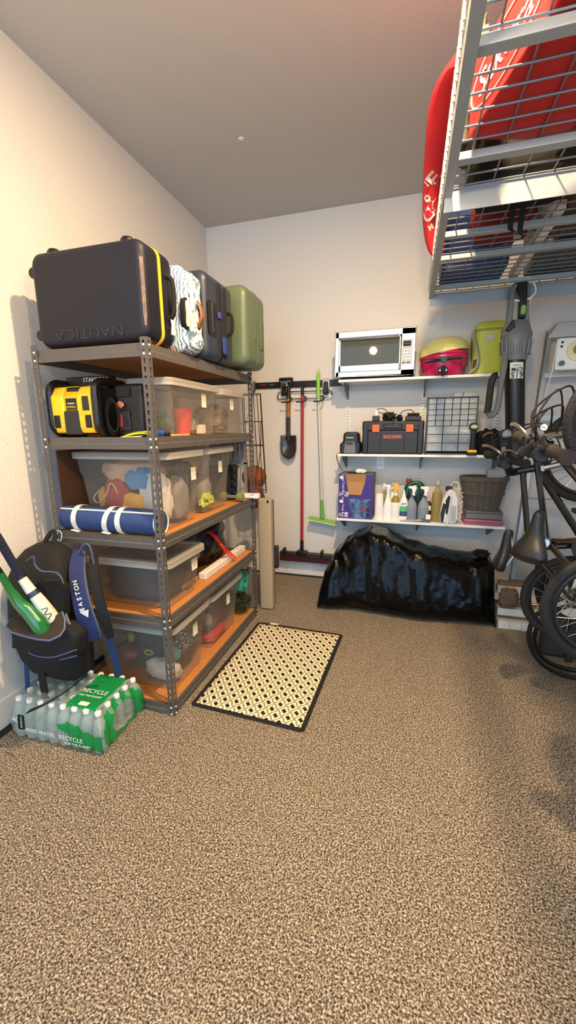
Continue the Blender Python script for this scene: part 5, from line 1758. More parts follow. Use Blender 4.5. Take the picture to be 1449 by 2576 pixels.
# steam iron-like appliance
t = thing('steam_cleaner', 'white and black handheld steamer with a coiled white cord', 'steamer', (2.205, -.24, z0))
MB().prism([(2.135, z0 + .004), (2.255, z0 + .004), (2.268, z0 + .04), (2.262, z0 + .20), (2.235, z0 + .265), (2.205, z0 + .285), (2.175, z0 + .27), (2.145, z0 + .20), (2.130, z0 + .08)], 'y', -.285, -.19).build('body', 'white_plastic', t, bevel=.012, seg=3)
MB().prism([(2.172, z0 + .09), (2.195, z0 + .06), (2.205, z0 + .13), (2.202, z0 + .22), (2.188, z0 + .235), (2.168, z0 + .19)], 'y', -.291, -.28).build('grip', 'black_plastic', t, bevel=.004)
MB().prism([(2.14, z0 + .01), (2.16, z0 + .01), (2.172, z0 + .16), (2.150, z0 + .17), (2.134, z0 + .08)], 'y', -.29, -.28).build('side_panel', 'dark_grey', t, bevel=.004)
MB().box(2.215, 2.25, -.291, -.283, z0 + .02, z0 + .15).build('tank', 'spray_clear', t, bevel=.004)
MB().tube([(2.185, -.298, z0 - .012), (2.198, -.298, z0 + .10), (2.206, -.296, z0 + .23)], [.012, .009, .006], 8).build('nozzle', 'white_plastic', t)
MB().box(2.165, 2.215, -.265, -.21, z0 + .265, z0 + .30).build('knob', 'dark_grey', t, bevel=.008)
co = []
for i in range(60):
    a = 2 * PI * i / 10
    co.append((2.282 + .012 * math.cos(a), -.265 + .012 * math.sin(a), z0 + .02 + .24 * i / 59))
MB().tube(co, .003, 5).build('coiled_cord', 'white_plastic', t)
MB().tube(spline([(2.20, -.23, z0 + .30), (2.22, -.235, z0 + .335), (2.255, -.24, z0 + .33), (2.265, -.245, z0 + .29)], 5), .004, 6).build('cord', 'white_plastic', t)
# flat cases and barrel planter
t = thing('flat_case', 'flat pink plastic case at the bottom under the grey barrel planter', 'case', (2.46, -.17, z0))
MB().box(2.318, 2.605, -.285, -.05, z0 + .001, z0 + .045).build('base', mat('pink_case', '#a8607c', .45), t, bevel=.010, seg=3)
MB().box(2.326, 2.598, -.288, -.05, z0 + .022, z0 + .026).build('seam', mat('pink_seam', '#7c4058', .5), t, smooth=False)
t = thing('flat_case', 'flat grey case lying on the pink case', 'case', (2.46, -.17, z0 + .046))
MB().box(2.328, 2.592, -.275, -.055, z0 + .046, z0 + .112).build('base', 'mid_grey', t, bevel=.008)
MB().box(2.324, 2.596, -.279, -.05, z0 + .090, z0 + .114).build('lid', mat('case_lid', '#5d5f60', .45), t, bevel=.006)
t = thing('barrel_planter', 'weathered grey barrel planter with bands standing on the flat cases', 'planter', (2.445, -.17, z0 + .115))
zb = z0 + .115
NST = 20
mst = mat('grey_stave', '#57524c', .75, var=.25, vs=25)


def rad_(f):
    return .126 + (.182 - .126) * f


for k in range(NST):
    a0, a1 = 2 * PI * (k + .03) / NST, 2 * PI * (k + .97) / NST
    vs = []
    for f in (0, 1):
        for rr3 in (rad_(f), rad_(f) - .012):
            for a in (a0, a1):
                vs.append((2.452 + rr3 * math.cos(a), -.185 + rr3 * math.sin(a) * .62, zb + .27 * f))
    MB().add(vs, [(0, 1, 5, 4), (3, 2, 6, 7), (0, 4, 6, 2), (1, 3, 7, 5), (4, 5, 7, 6), (0, 2, 3, 1)]).build('stave', mst, t, smooth=False)
for f, w_ in ((.5, .012), (.94, .02)):
    MB().lathe([(rad_(f) + .004, .27 * f - w_), (rad_(f) + .006, .27 * f), (rad_(f) + .004, .27 * f + w_ * .8), (rad_(f) - .008, .27 * f + w_ * .8), (rad_(f) - .008, .27 * f - w_)], (2.452, -.185, zb), 40, sy=.63).build('band', mst, t)
MB().lathe([(0, .006), (.12, .006)], (2.452, -.185, zb), 24, sy=.6).build('bottom', 'dark_grey', t)
t = thing('plastic_tub', 'clear rectangular plastic tub sitting in the rim of the barrel planter', 'tub', (2.53, -.19, zb + .235))
MB().loft([ring(2.475, 2.585, -.24, -.15, zb + .21, .012), ring(2.462, 2.598, -.25, -.14, zb + .325, .014)], True, False).build('tub', 'spray_clear', t, solid=.002)
MB().lump((2.525, -.2, zb + .232), (.04, .03, .014), .2, 5, 3, 16, 8).build('soap', 'white_plastic', t)

# ================================================================ black storage bag on the floor
bgm = mat('bag_black', '#060607', .22, spec=.17, bump=.0, bs=26)
nt = bgm.node_tree
bb_ = nt.nodes['Principled BSDF']
tcx = nt.nodes.new('ShaderNodeTexCoord')
hs = []
for sc_, ft in ((13, 'MUSGRAVE'), (40, 'V'), (80, 'N')):
    if ft == 'V':
        q = nt.nodes.new('ShaderNodeTexVoronoi')
        q.feature = 'SMOOTH_F1'
        q.inputs['Scale'].default_value = sc_
        hs.append(q.outputs['Distance'])
    else:
        q = nt.nodes.new('ShaderNodeTexNoise')
        q.noise_type = 'RIDGED_MULTIFRACTAL' if ft == 'MUSGRAVE' else 'FBM'
        q.inputs['Scale'].default_value = sc_
        q.inputs['Detail'].default_value = 5
        hs.append(q.outputs[0])
    nt.links.new(tcx.outputs['Object'], q.inputs['Vector'])
prev = None
for h_, st_, ds in zip(hs, (.5, .2, .35), (.016, .006, .003)):
    bq = nt.nodes.new('ShaderNodeBump')
    bq.inputs['Strength'].default_value = st_
    bq.inputs['Distance'].default_value = ds
    nt.links.new(h_, bq.inputs['Height'])
    if prev is not None:
        nt.links.new(prev, bq.inputs['Normal'])
    prev = bq.outputs['Normal']
nt.links.new(prev, bb_.inputs['Normal'])
t = thing('storage_bag', 'large black woven plastic storage bag on the floor under the wall shelves', 'storage bag', (1.87, -.52, 0))
mb = MB()
prof = [(1.205, .03), (1.225, .20), (1.26, .33), (1.33, .45), (1.42, .545), (1.50, .60), (1.60, .64), (1.70, .625), (1.80, .585), (1.95, .535), (2.10, .495), (2.25, .47), (2.38, .47), (2.46, .48), (2.505, .45), (2.525, .04)]
NC = 120
secs = []
SEC = 64
for k in range(NC + 1):
    f = k / NC
    x = prof[0][0] + (prof[-1][0] - prof[0][0]) * (.5 - .5 * math.cos(PI * (.04 + .92 * f))) if False else prof[0][0] + (prof[-1][0] - prof[0][0]) * f
    h = prof[-1][1]
    for a, b2 in zip(prof, prof[1:]):
        if a[0] <= x <= b2[0] + 1e-9:
            tt = (x - a[0]) / (b2[0] - a[0])
            tt = tt * tt * (3 - 2 * tt)
            h = a[1] + (b2[1] - a[1]) * tt
            break
    endf = min(1, min(x - prof[0][0], prof[-1][0] - x) / .10)
    endf = max(.0, endf) ** .5
    yf, yk = -.80 + .02 * math.sin(f * 9), -.20
    ym = (yf + yk) / 2
    r = []
    for s in range(SEC):
        a = 2 * PI * s / SEC
        c, sn = math.cos(a), math.sin(a)
        e = .55
        yy = ym + (yk - yf) / 2 * (.75 + .25 * endf) * math.copysign(abs(c) ** e, c)
        zz = h / 2 + h / 2 * math.copysign(abs(sn) ** (.7), sn)
        # lean the front in towards the top
        yy += .16 * (zz / .64) * (1 if c < 0 else .2) * abs(c)
        if zz > .02:
            nn = noise.noise(Vector((x * 4.5, yy * 5, zz * 5))) * .026 - abs(noise.noise(Vector((x * 9 + zz * 4, yy * 5, zz * 8 + 4)))) * .019 - abs(noise.noise(Vector((x * 22 - zz * 9, yy * 9, zz * 17)))) * .010 + .010
            yy += nn * (-1 if c < 0 else 1) * .9
            zz += nn * .6 * max(0, sn)
        r.append((x + .02 * noise.noise(Vector((zz * 6, yy * 6, f * 4))) * endf, yy, max(zz, .002)))
    secs.append(r)
bagm = mb.loft(secs).build('bag_body', bgm, t)


def wrap(o):
    q = o.modifiers.new('wrap', 'SHRINKWRAP')
    q.target = bagm
    q.wrap_mode = 'ABOVE_SURFACE'
    q.offset = .003
    return o


mm('bag_strap', '#080809', .8, spec=.15, bump=.2, bs=300)
for x, zt_ in ((1.615, .42), (1.945, .40)):
    pts = []
    for i in range(13):
        z = .03 + (zt_ - .03) * i / 12
        pts.append((x + .01 * math.sin(z * 12), -.835 + .155 * (z / .5) + .01 * math.sin(z * 20), z))
    wrap(MB().ribbon(pts, (.022, 0, 0), .004).build('strap', 'bag_strap', t))
pts = spline([(1.66, -.76, .34), (1.665, -.80, .24), (1.675, -.83, .12), (1.70, -.84, .06), (1.78, -.845, .045), (1.87, -.84, .06), (1.90, -.83, .13)], 5)
wrap(MB().ribbon(pts, (.010, 0, .010), .004).build('carry_handle', 'bag_strap', t))
blob('crumpled_wrap', 'crumpled black scrap lying on the right end of the storage bag', 'scrap', (2.43, -.50, .50), (.05, .05, .022), 'black_soft', .5, 8, 95)
# ================================================================ overhead ceiling rack
OHZ = 2.35
OX0, OX1, OY0, OY1 = 1.945, 3.25, -3.0, -.50
mm('rack_white', '#a4abad', .45, .2)
mm('wire_grey', '#7d8386', .45, .4)
t = thing('overhead_rack', 'grey steel wire-deck storage rack hanging from the ceiling', 'ceiling rack', (2.6, -1.75, OHZ))
MB().prism([(OX0, OHZ - .035), (OX0 + .032, OHZ - .035), (OX0 + .032, OHZ - .031), (OX0 + .004, OHZ - .031), (OX0 + .004, OHZ + .03), (OX0, OHZ + .03)], 'y', OY0, OY1).build('side_rail', 'rack_white', t, smooth=False)
MB().prism([(OX1, OHZ - .035), (OX1 - .032, OHZ - .035), (OX1 - .032, OHZ - .031), (OX1 - .004, OHZ - .031), (OX1 - .004, OHZ + .03), (OX1, OHZ + .03)], 'y', OY0, OY1).build('side_rail', 'rack_white', t, smooth=False)
for y in (-2.95, -2.48, -2.045, -1.455, -1.17):
    MB().box(OX0 + .005, OX1 - .005, y - .018, y + .018, OHZ - .03, OHZ - .006).build('cross_bar', 'rack_white', t, bevel=.002, smooth=False)
for y in (-1.84, OY1 - .02):
    MB().prism([(y, OHZ - .085), (y + .004, OHZ - .085), (y + .004, OHZ - .008), (y + .045, OHZ - .008), (y + .045, OHZ - .004), (y, OHZ - .004)], 'x', OX0 + .005, OX1 - .005).build('support_beam', 'rack_white', t, smooth=False)
MB().box(OX0 + .005, OX1 - .005, -.70, -.665, OHZ - .028, OHZ - .006).build('cross_bar', 'rack_white', t, smooth=False)
c_ = (2.6, -1.75, OHZ)
w0 = MB().tube([(-.65, 0, 0), (.645, 0, 0)], .0032, 6).build('deck_wire', 'wire_grey')
w0.parent = t
k = 0
y = -2.96
while y < OY1 - .02:
    loc = (0, y - c_[1], -.002)
    if k == 0:
        w0.location = loc
    else:
        share(t, w0, 'deck_wire', loc)
    k += 1
    y += .0655
w1 = MB().tube([(0, -1.24, 0), (0, 1.24, 0)], .0032, 6).build('deck_wire', 'wire_grey')
w1.parent = t
for k in range(13):
    loc = (2.022 + k * .0985 - c_[0], 0, .004)
    if k == 0:
        w1.location = loc
    else:
        share(t, w1, 'deck_wire', loc)
lp = MB().tube([(0, -.024, 0), (0, -.024, .074), (0, -.018, .080), (0, .018, .080), (0, .024, .074), (0, .024, 0)], .0038, 6).build('wire_loop', mat('loop_paint', '#c9cdcc', .4, .2))
lp.parent = t
for k in range(33):
    loc = (OX0 - .006 - c_[0], -2.93 + k * .074 - c_[1], .0)
    if k == 0:
        lp.location = loc
    else:
        share(t, lp, 'wire_loop', loc)
for x, y in ((2.32, -1.30), (3.2, -1.30), (3.2, -2.9), (2.32, -2.92)):
    MB().box(x - .016, x + .016, y - .016, y + .016, OHZ - .006, CEIL).build('hanger_post', 'rack_white', t, smooth=False)

DK = OHZ + .0075
# red tote bag spilling over the left rail
t = thing('tote_bag', 'big red tote bag with white lettering bulging over the edge of the ceiling rack', 'bag', (2.05, -1.45, DK))
L = [at(1092, 652, 'y', -1.10), at(1074, 636, 'y', -1.10), at(1064, 590, 'y', -1.13), at(1061, 540, 'y', -1.20), at(1063, 460, 'y', -1.31), at(1067, 390, 'y', -1.42), at(1071, 330, 'y', -1.52), at(1077, 270, 'y', -1.60), at(1092, 215, 'y', -1.68), at(1112, 178, 'y', -1.73), at(1140, 140, 'y', -1.76), at(1166, 104, 'y', -1.78)]
rings = []
for i, p in enumerate(L):
    f = i / (len(L) - 1)
    wob = .012 * math.sin(i * 2.1)
    offs = [(0, 0, 0), (.02, -.022 + wob, -.012), (.045, -.028 + wob, -.014), (.075, -.02, -.008), (.095, .02, .02), (.13, .06, .05), (.14, .12, .10), (.10, .15, .12), (.02, .13, .10), (-.0, .08, .05)]
    sq = .35 if i == 0 else (.75 if i == 1 else 1)
    rings.append([(p.x + a * sq, p.y + b2 * sq, max(p.z + c2 * sq, DK + .003)) for a, b2, c2 in offs])
bagb = MB().loft(rings).build('bag_body', 'red_fabric', t, sub=1)


for ch, u, v, sz, rl in (('E', 1092, 452, .10, -.55), ('C', 1098, 515, .12, -.5), ('V', 1112, 482, .07, -.5), ('C', 1077, 543, .085, -.35), ('o', 1073, 497, .06, -.4), ('i', 1072, 462, .05, -.4), ('N', 1084, 572, .03, -.3)):
    decal(ch, sz, t, bagb, u, v, 'white_print', rl, .003)
t = thing('camping_gear', 'crumpled khaki fabric stuffed beside the red tote bag', 'fabric', (2.03, -1.93, DK))
MB().lump((2.02, -1.935, DK + .205), (.05, .10, .20), .2, 8, 101, 30, 22, .8, .93).build('fabric', mat('khaki', '#5a5040', .9, var=.4, vs=9), t)
# red carton
e1 = Vector((.30, -.954, 0))
e2 = Vector((.954, .30, 0))
ang = math.atan2(e2.y, e2.x)
t = thing('red_carton', 'large red carton with a white oval logo lying on the ceiling rack', 'carton', (2.0, -2.09, DK), rz=ang, world=False)
MB().box(0, .95, -.62, 0, .002, .20).build('carton', mat('carton_red', '#c4201f', .5), t, bevel=.003, smooth=False)
text('Sakura', .095, t, (-.0012, -.20, .10), (PI / 2, 0, -PI / 2), 'white_print', .0006, sx=1.1)
MB().tube([(-.0015, -.20 + .19 * math.cos(a), .10 + .07 * math.sin(a)) for a in [2 * PI * i / 40 for i in range(40)]], .002, 4, closed=True).build('logo_oval', 'white_print', t)
o = MB().lump((2.10, -2.56, DK + .27), (.12, .10, .05), .2, 6, 103, 28, 16, .7).build('cream_pillow', 'cream')
tag(rebase(o), 'cream cushion on top of the red carton', 'cushion')
o.location.z = DK + .203
t = thing('duffel_bag', 'black duffel bag with dangling straps on the ceiling rack deck', 'duffel bag', (2.17, -1.72, DK))
MB().lump((2.24, -1.66, DK + .14), (.20, .155, .145), .12, 5, 104, 36, 20, .5, .96).build('bag_body', 'black_soft', t)
for k, x in enumerate((2.235, 2.275)):
    MB().ribbon(spline([(x, -1.62, DK + .01), (x, -1.60, DK - .03), (x + .004, -1.57, DK - .075 - .02 * k), (x + .03, -1.555, DK - .085 - .02 * k)], 5), (.011, .004, 0), .003).build('strap', 'black_soft', t)
o = MB().box(2.47, 3.0, -1.80, -1.20, DK, DK + .36).build('brown_carton', mat('carton_brown', '#5c4632', .8, var=.2, vs=8), bevel=.004)
tag(rebase(o), 'brown cardboard carton on the ceiling rack beside the duffel bag', 'carton')
o = MB().lump((2.25, -1.27, DK + .105), (.135, .18, .095), .12, 6, 106, 30, 18, .6, .96).build('red_blanket', mat('dark_red_cloth', '#7d1a1e', .9))
tag(rebase(o), 'dark red blanket on the ceiling rack behind the duffel bag', 'blanket')
t = thing('blue_tote', 'blue plastic tote at the far end of the ceiling rack', 'tote', (2.17, -.80, DK))
MB().loft([ring(2.0, 2.36, -.93, -.62, DK, .03), ring(1.985, 2.385, -.95, -.58, DK + .26, .03)]).build('tub', mat('tote_blue', '#24437c', .5), t)
MB().loft([ring(1.975, 2.395, -.96, -.57, DK + .26, .03), ring(1.975, 2.395, -.96, -.57, DK + .285, .03)]).build('lid', mat('tote_lid', '#6d8fb8', .5), t)
t = thing('grey_tote', 'dark grey plastic tote at the far end of the ceiling rack', 'tote', (2.72, -.83, DK))
MB().loft([ring(2.50, 2.95, -1.08, -.60, DK, .03), ring(2.48, 2.97, -1.10, -.58, DK + .28, .03)]).build('tub', mat('tote_grey', '#3c4448', .5), t)
MB().loft([ring(2.47, 2.98, -1.11, -.57, DK + .28, .03), ring(2.47, 2.98, -1.11, -.57, DK + .305, .03)]).build('lid', 'dark_grey', t)
o = MB().box(2.415, 2.465, -1.50, -.62, DK, DK + .04).build('white_board', 'paper', bevel=.003)
tag(rebase(o), 'pale cardboard strip lying between the totes on the ceiling rack', 'board')

# ================================================================ leaf blower hanging from the ceiling rack
YB = -.60
t = thing('leaf_blower', 'grey and black cordless leaf blower hanging upside down from the ceiling rack', 'leaf blower', (2.55, YB, 1.22))
MB().tube([(2.505, YB, 1.90), (2.512, YB, 1.78), (2.553, YB, 1.37), (2.565, YB, 1.22)], [.062, .061, .058, .057], 24).build('tube', 'black_plastic', t)
mm('blower_grey', '#6c7072', .45)
MB().loft([[(cx_ + rx * math.cos(a), YB + ry * math.sin(a), z) for a in [2 * PI * i / 28 for i in range(28)]] for z, cx_, rx, ry in
           ((1.865, 2.507, .066, .066), (1.88, 2.506, .072, .070), (1.93, 2.503, .082, .078), (1.985, 2.500, .090, .085), (2.00, 2.499, .088, .083), (2.015, 2.499, .094, .088), (2.045, 2.497, .090, .082), (2.085, 2.497, .070, .065), (2.11, 2.497, .055, .05))]).build('motor_housing', 'blower_grey', t, ang=25)
for k in range(9):
    a = PI + PI * k / 8
    MB().tube([(2.502 + .086 * math.cos(a), YB + .083 * math.sin(a), 1.90), (2.500 + .093 * math.cos(a), YB + .088 * math.sin(a), 1.985)], .006, 6).build('rib', mat('blower_dark', '#54585a', .5) if k == 0 else 'blower_grey', t)
# handle frame
hd = MB().prism([(2.405, 2.05), (2.43, 2.10), (2.432, 2.30), (2.455, 2.338), (2.525, 2.342), (2.545, 2.32), (2.552, 2.15), (2.575, 2.06), (2.545, 2.06), (2.525, 2.15), (2.52, 2.30), (2.47, 2.31), (2.462, 2.28), (2.462, 2.12), (2.44, 2.05)], 'y', YB - .03, YB + .03)
hd.build('handle_frame', 'blower_grey', t, bevel=.008)
MB().prism([(2.462, 2.335), (2.525, 2.338), (2.535, 2.26), (2.538, 2.12), (2.498, 2.12), (2.492, 2.26)], 'y', YB - .036, YB + .028).build('grip', 'black_plastic', t, bevel=.008)
MB().prism(rrect(2.503, 2.531, 2.14, 2.195, .010), 'y', YB - .042, YB - .034).build('switch', mat('switch_green', '#7fb24a', .4), t, bevel=.002)
MB().prism([(2.42, 2.05), (2.46, 2.11), (2.475, 2.06), (2.44, 2.035)], 'y', YB - .075, YB - .03).build('intake', 'black_plastic', t, bevel=.005)
# side handle
MB().tube(spline([(2.44, YB - .03, 1.92), (2.435, YB - .05, 1.83), (2.425, YB - .055, 1.72), (2.42, YB - .055, 1.58), (2.405, YB - .055, 1.53), (2.38, YB - .055, 1.515), (2.362, YB - .055, 1.54)], 5), .0195, 10).build('side_arm', 'blower_grey', t)
MB().tube(spline([(2.358, YB - .055, 1.53), (2.362, YB - .055, 1.62), (2.366, YB - .055, 1.72), (2.378, YB - .055, 1.765), (2.40, YB - .055, 1.772)], 5), .022, 10).build('side_grip', 'black_plastic', t)
lab = MB()
vs = []
for z in (1.748, 1.848):
    for k in range(9):
        a = -PI / 2 - .66 + 1.32 * k / 8
        xx = 2.505 + (1.86 - z) * .085
        vs.append((xx + .0635 * math.cos(a), YB + .0635 * math.sin(a), z))
lab.add(vs, [(k, k + 1, 10 + k, 9 + k) for k in range(8)])
lb_ = lab.build('label', mat('label_cream', '#e4ead2', .6), t, fix=False)
text('615', .05, lb_, (2.513, YB - .0655, 1.772), FRONT_FLIP, mat('label_ink', '#3c4438', .6), .0004, bold=.001)
text('CFM', .034, lb_, (2.510, YB - .0655, 1.805), FRONT_FLIP, 'dark_grey', .0004, bold=.001)
text('TURBO', .015, lb_, (2.508, YB - .0655, 1.83), FRONT_FLIP, 'dark_grey', .0004)
o = MB().tube(spline([(2.475, -.62, 2.352), (2.50, -.63, 2.362), (2.53, -.635, 2.35), (2.565, -.64, 2.31), (2.575, -.64, 2.265), (2.55, -.63, 2.235), (2.50, -.625, 2.226), (2.455, -.62, 2.235)], 6), .005, 8).build('hanging_hook', 'white_plastic')
tag(rebase(o), 'white wire hook holding the leaf blower under the ceiling rack', 'hook')

# ================================================================ step ladder against the back wall
t = thing('step_ladder', 'aluminium step ladder leaning against the back wall at the right', 'ladder', (2.98, -.35, 0))
tp, bt = Vector((2.815, -.115, 2.13)), Vector((2.665, -.40, .0))


def ladder_pt(f, side):
    p = bt.lerp(tp, f)
    return p if side < 0 else Vector((6.02 - p.x, p.y, p.z))


for side in (-1, 1):
    a, c = ladder_pt(0, side), ladder_pt(1, side)
    vs = []
    for p in (a, c):
        for dx, dy in ((-.012, -.035), (.014, -.035), (.014, -.031), (-.008, -.031), (-.008, .031), (.014, .031), (.014, .035), (-.012, .035)):
            vs.append((p.x + dx * -side * -1, p.y + dy, p.z))
    MB().add(vs, [tuple((i, (i + 1) % 8, 8 + (i + 1) % 8, 8 + i)) for i in range(8)] + [tuple(range(8))[::-1], tuple(range(8, 16))]).build('rail', 'alu', t, smooth=False)
    MB().box(a.x - .02, a.x + .02, a.y - .045, a.y + .045, 0, .05).build('foot', 'black_plastic', t, bevel=.004)
for f in (.13, .275, .42, .565, .71, .855):
    a, c = ladder_pt(f, -1), ladder_pt(f, 1)
    MB().prism([(a.y - .04, a.z - .028), (a.y - .04, a.z + .004), (a.y + .04, a.z + .004), (a.y + .04, a.z), (a.y - .036, a.z), (a.y - .036, a.z - .028)], 'x', a.x, c.x).build('step', 'alu', t, smooth=False)
a, c = ladder_pt(1, -1), ladder_pt(1, 1)
MB().prism([(a.x - .02, a.z - .06), (c.x + .02, c.z - .06), (c.x, c.z + .045), (a.x + .035, a.z + .045)], 'y', a.y - .05, a.y + .06).build('top_cap', 'alu', t, bevel=.004)
# white clamp light / fitting hanging on the ladder
t = thing('timer_panel', 'white square plastic fitting with a round olive dial hung on the ladder', 'fitting', (2.93, -.32, 1.83))
MB().prism(rrect(2.815, 3.05, 1.825, 2.035, .015), 'y', -.335, -.315).build('plate', 'white_plastic', t, bevel=.004)
MB().lathe([(.07, 0), (.07, -.012), (.055, -.016), (.0, -.018)], (2.945, -.335, 1.95), 24, 'y').build('dial_ring', 'cream', t)
MB().lathe([(.035, 0), (.035, -.03), (.028, -.036), (0, -.036)], (2.945, -.345, 1.955), 20, 'y').build('dial', mat('olive_dial', '#8f9434', .4), t)
MB().lathe([(.017, 0), (.017, -.02), (0, -.022)], (2.852, -.335, 1.868), 16, 'y').build('knob', mat('slate_knob', '#585c6a', .4), t)
for x, z in ((2.845, 2.008), (2.843, 1.98)):
    MB().lathe([(.008, 0), (.008, -.002), (0, -.002)], (x, -.335, z), 12, 'y').build('screw_hole', 'gap_dark', t)
MB().tube([(2.812, -.345, 2.03), (2.80, -.345, 1.825), (2.775, -.33, 1.62)], .003, 6).build('cord', 'white_plastic', t)

# ================================================================ lumber stack
mm('lumber_top', '#8a7355', .8, var=.3, vs=14)
t = thing('lumber_stack', 'stack of white painted lumber offcuts beside the black bag', 'lumber', (2.69, -.45, 0))
for k in range(4):
    MB().box(2.548 + k * .078, 2.624 + k * .078, -.695 + .004 * (k % 2), -.46, .0, .058).build('block', 'wood_white', t, bevel=.003)
for y0, y1, z0_, z1_, x0, x1 in ((-.64, -.54, .060, .066, 2.55, 2.84), (-.615, -.52, .068, .125, 2.552, 2.83), (-.515, -.46, .068, .122, 2.556, 2.85), (-.56, -.46, .127, .150, 2.556, 2.82), (-.53, -.45, .152, .205, 2.54, 2.83), (-.52, -.44, .207, .262, 2.56, 2.80), (-.51, -.44, .264, .285, 2.57, 2.82)):
    MB().box(x0, x1, y0, y1, z0_, z1_).build('board', 'wood_white' if z1_ - z0_ > .03 else 'lumber_top', t, bevel=.003)
blob('paper_bag', 'crumpled brown paper bag on the lumber next to the black bag', 'paper bag', (2.615, -.615, .205), (.06, .035, .075), mat('kraft', '#6b5745', .85), .3, 7, 111)

# ================================================================ bicycles hung upright on their rear wheels
mm('tyre', '#0d0c0c', .75, bump=.3, bs=120)
mm('rim_black', '#222222', .35, .5)
mm('frame_black', '#08090b', .25, coat=.5)
mm('saddle_black', '#0e0f11', .4, bump=.1, bs=200)
mm('grip_rubber', '#2a231e', .8, bump=.4, bs=150)


def bike(label, y0, X0, Z0, R, frame_m, pts, bar, saddle, k_=1.):
    """pts: (forward, up) -> world (X0-up, y0, Z0+forward); bar: explicit handlebar ends"""
    def W(f, h, dy=0.):
        return Vector((X0 - h, y0 + dy, Z0 + f))
    t = thing('bicycle', label, 'bicycle', (X0 - R, y0, Z0 - R))
    for nm, f in (('rear', 0.), ('front', pts['front'])):
        c = W(f, R)
        wh = MB().tube([c + Vector(((R - .022 * k_) * math.cos(a), 0, (R - .022 * k_) * math.sin(a))) for a in [2 * PI * i / 56 for i in range(56)]], .022 * k_, 10, closed=True).build('tyre', 'tyre', t)
        MB().tube([c + Vector(((R - .050 * k_) * math.cos(a), 0, (R - .050 * k_) * math.sin(a))) for a in [2 * PI * i / 48 for i in range(48)]], .011 * k_, 8, closed=True).build('rim', 'rim_black', wh)
        MB().lathe([(.012 * k_, -.055 * k_), (.026 * k_, -.035 * k_), (.018 * k_, -.02), (.018 * k_, .02), (.026 * k_, .035 * k_), (.012 * k_, .055 * k_)], c, 14, 'y').build('hub', 'alu', wh)
        sp = MB()
        for i in range(24):
            a = 2 * PI * i / 24
            sp.tube([c + Vector((.024 * math.cos(a + .8), .03 * (-1) ** i, .024 * math.sin(a + .8))), c + Vector(((R - .054 * k_) * math.cos(a), 0, (R - .054 * k_) * math.sin(a)))], .0012, 4)
        sp.build('spokes', 'steel', wh)
    A, FA = W(0, R), W(pts['front'], R)
    BBk, SC, HT, HB = [pts[q] if isinstance(pts[q], Vector) else W(*pts[q]) for q in ('bb', 'seat', 'headtop', 'headbot')]
    g_ = .62 if k_ < .82 else .8
    fr = MB()
    fr.tube([SC, HT + (HB - HT) * .25], .017 * g_, 10)
    fr.tube([BBk, HT + (HB - HT) * .85], .021 * g_, 10)
    fr.tube([BBk, SC], .017 * g_, 10)
    fr.tube([HT, HB], .022 * g_, 12)
    for s in (-1, 1):
        fr.tube([A + Vector((0, s * .06 * k_, 0)), BBk + Vector((0, s * .03, 0))], .010, 8)
        fr.tube([A + Vector((0, s * .06 * k_, 0)), SC + Vector((0, s * .022, 0))], .009, 8)
    fr.build('frame', frame_m, t)
    fk = MB()
    for s in (-1, 1):
        fk.tube([HB + Vector((0, s * .05, 0)), HB.lerp(FA, .4) + Vector((0, s * .055, 0)), FA + Vector((0, s * .055, 0))], [.017 * g_, .016 * g_, .010 * g_], 10)
    fk.tube([HB + Vector((0, -.055, 0)), HB + Vector((0, .055, 0))], .018 * g_, 8)
    fk.build('fork', 'steel', t)
    # crank
    MB().lathe([(.0, -.004), (.085 * k_, -.004), (.09 * k_, 0), (.085 * k_, .004), (0, .004)], BBk + Vector((0, -.05, 0)), 32, 'y').build('chainring', 'dark_grey', t)
    ck = MB()
    ck.tube([BBk + Vector((0, -.065, 0)), BBk + Vector((.0, -.075, -.165 * k_))], .010, 8)
    ck.tube([BBk + Vector((0, .065, 0)), BBk + Vector((.0, .075, .165 * k_))], .010, 8)
    ck.build('crank', 'alu', t)
    for s, dz in ((-1, -.165 * k_), (1, .165 * k_)):
        MB().box(BBk.x - .035 * k_, BBk.x + .035 * k_, BBk.y + s * .13 * k_ - .045 * k_, BBk.y + s * .13 * k_ + .045 * k_, BBk.z + dz - .012, BBk.z + dz + .012).build('pedal', 'black_plastic', t, bevel=.004)
    # seat post and saddle
    S = Vector(saddle['pos'])
    MB().tube([SC, S + Vector((.045 * k_, 0, -.02))], .0135, 10).build('seat_post', 'alu', t)
    rings = []
    up_ = Vector(saddle['up']).normalized()
    fw = (Vector((0, 0, 1)) - up_ * up_.z).normalized()
    sd = fw.cross(up_)
    Ls = saddle['len']
    for f, w_, th, h in ((-.50, .03, .02, -.005), (-.47, .062, .03, .0), (-.38, .078, .036, .006), (-.22, .074, .034, .002), (-.08, .05, .030, -.006), (.1, .030, .028, -.006), (.3, .023, .026, -.002), (.44, .020, .024, .0), (.5, .010, .014, -.004)):
        r = []
        for i in range(16):
            a = 2 * PI * i / 16
            q = S + fw * (f * Ls) + up_ * h * k_ + sd * (w_ * k_ * math.cos(a)) + up_ * (th * k_ * math.sin(a) * (1 if math.sin(a) > 0 else 1.2))
            r.append(tuple(q))
        rings.append(r)
    sa = MB().loft(rings).build('saddle', 'saddle_black', t, sub=1)
    rl = MB()
    for s in (-1, 1):
        rl.tube([S + fw * (-.35 * Ls) + sd * (s * .03 * k_) - up_ * .03 * k_, S + fw * (-.1 * Ls) + sd * (s * .022 * k_) - up_ * .055 * k_, S + fw * (.35 * Ls) + sd * (s * .012 * k_) - up_ * .02 * k_], .0035, 6)
    rl.build('saddle_rail', 'steel', sa)
    # stem and handlebar
    E0, E1 = Vector(bar['a']), Vector(bar['b'])
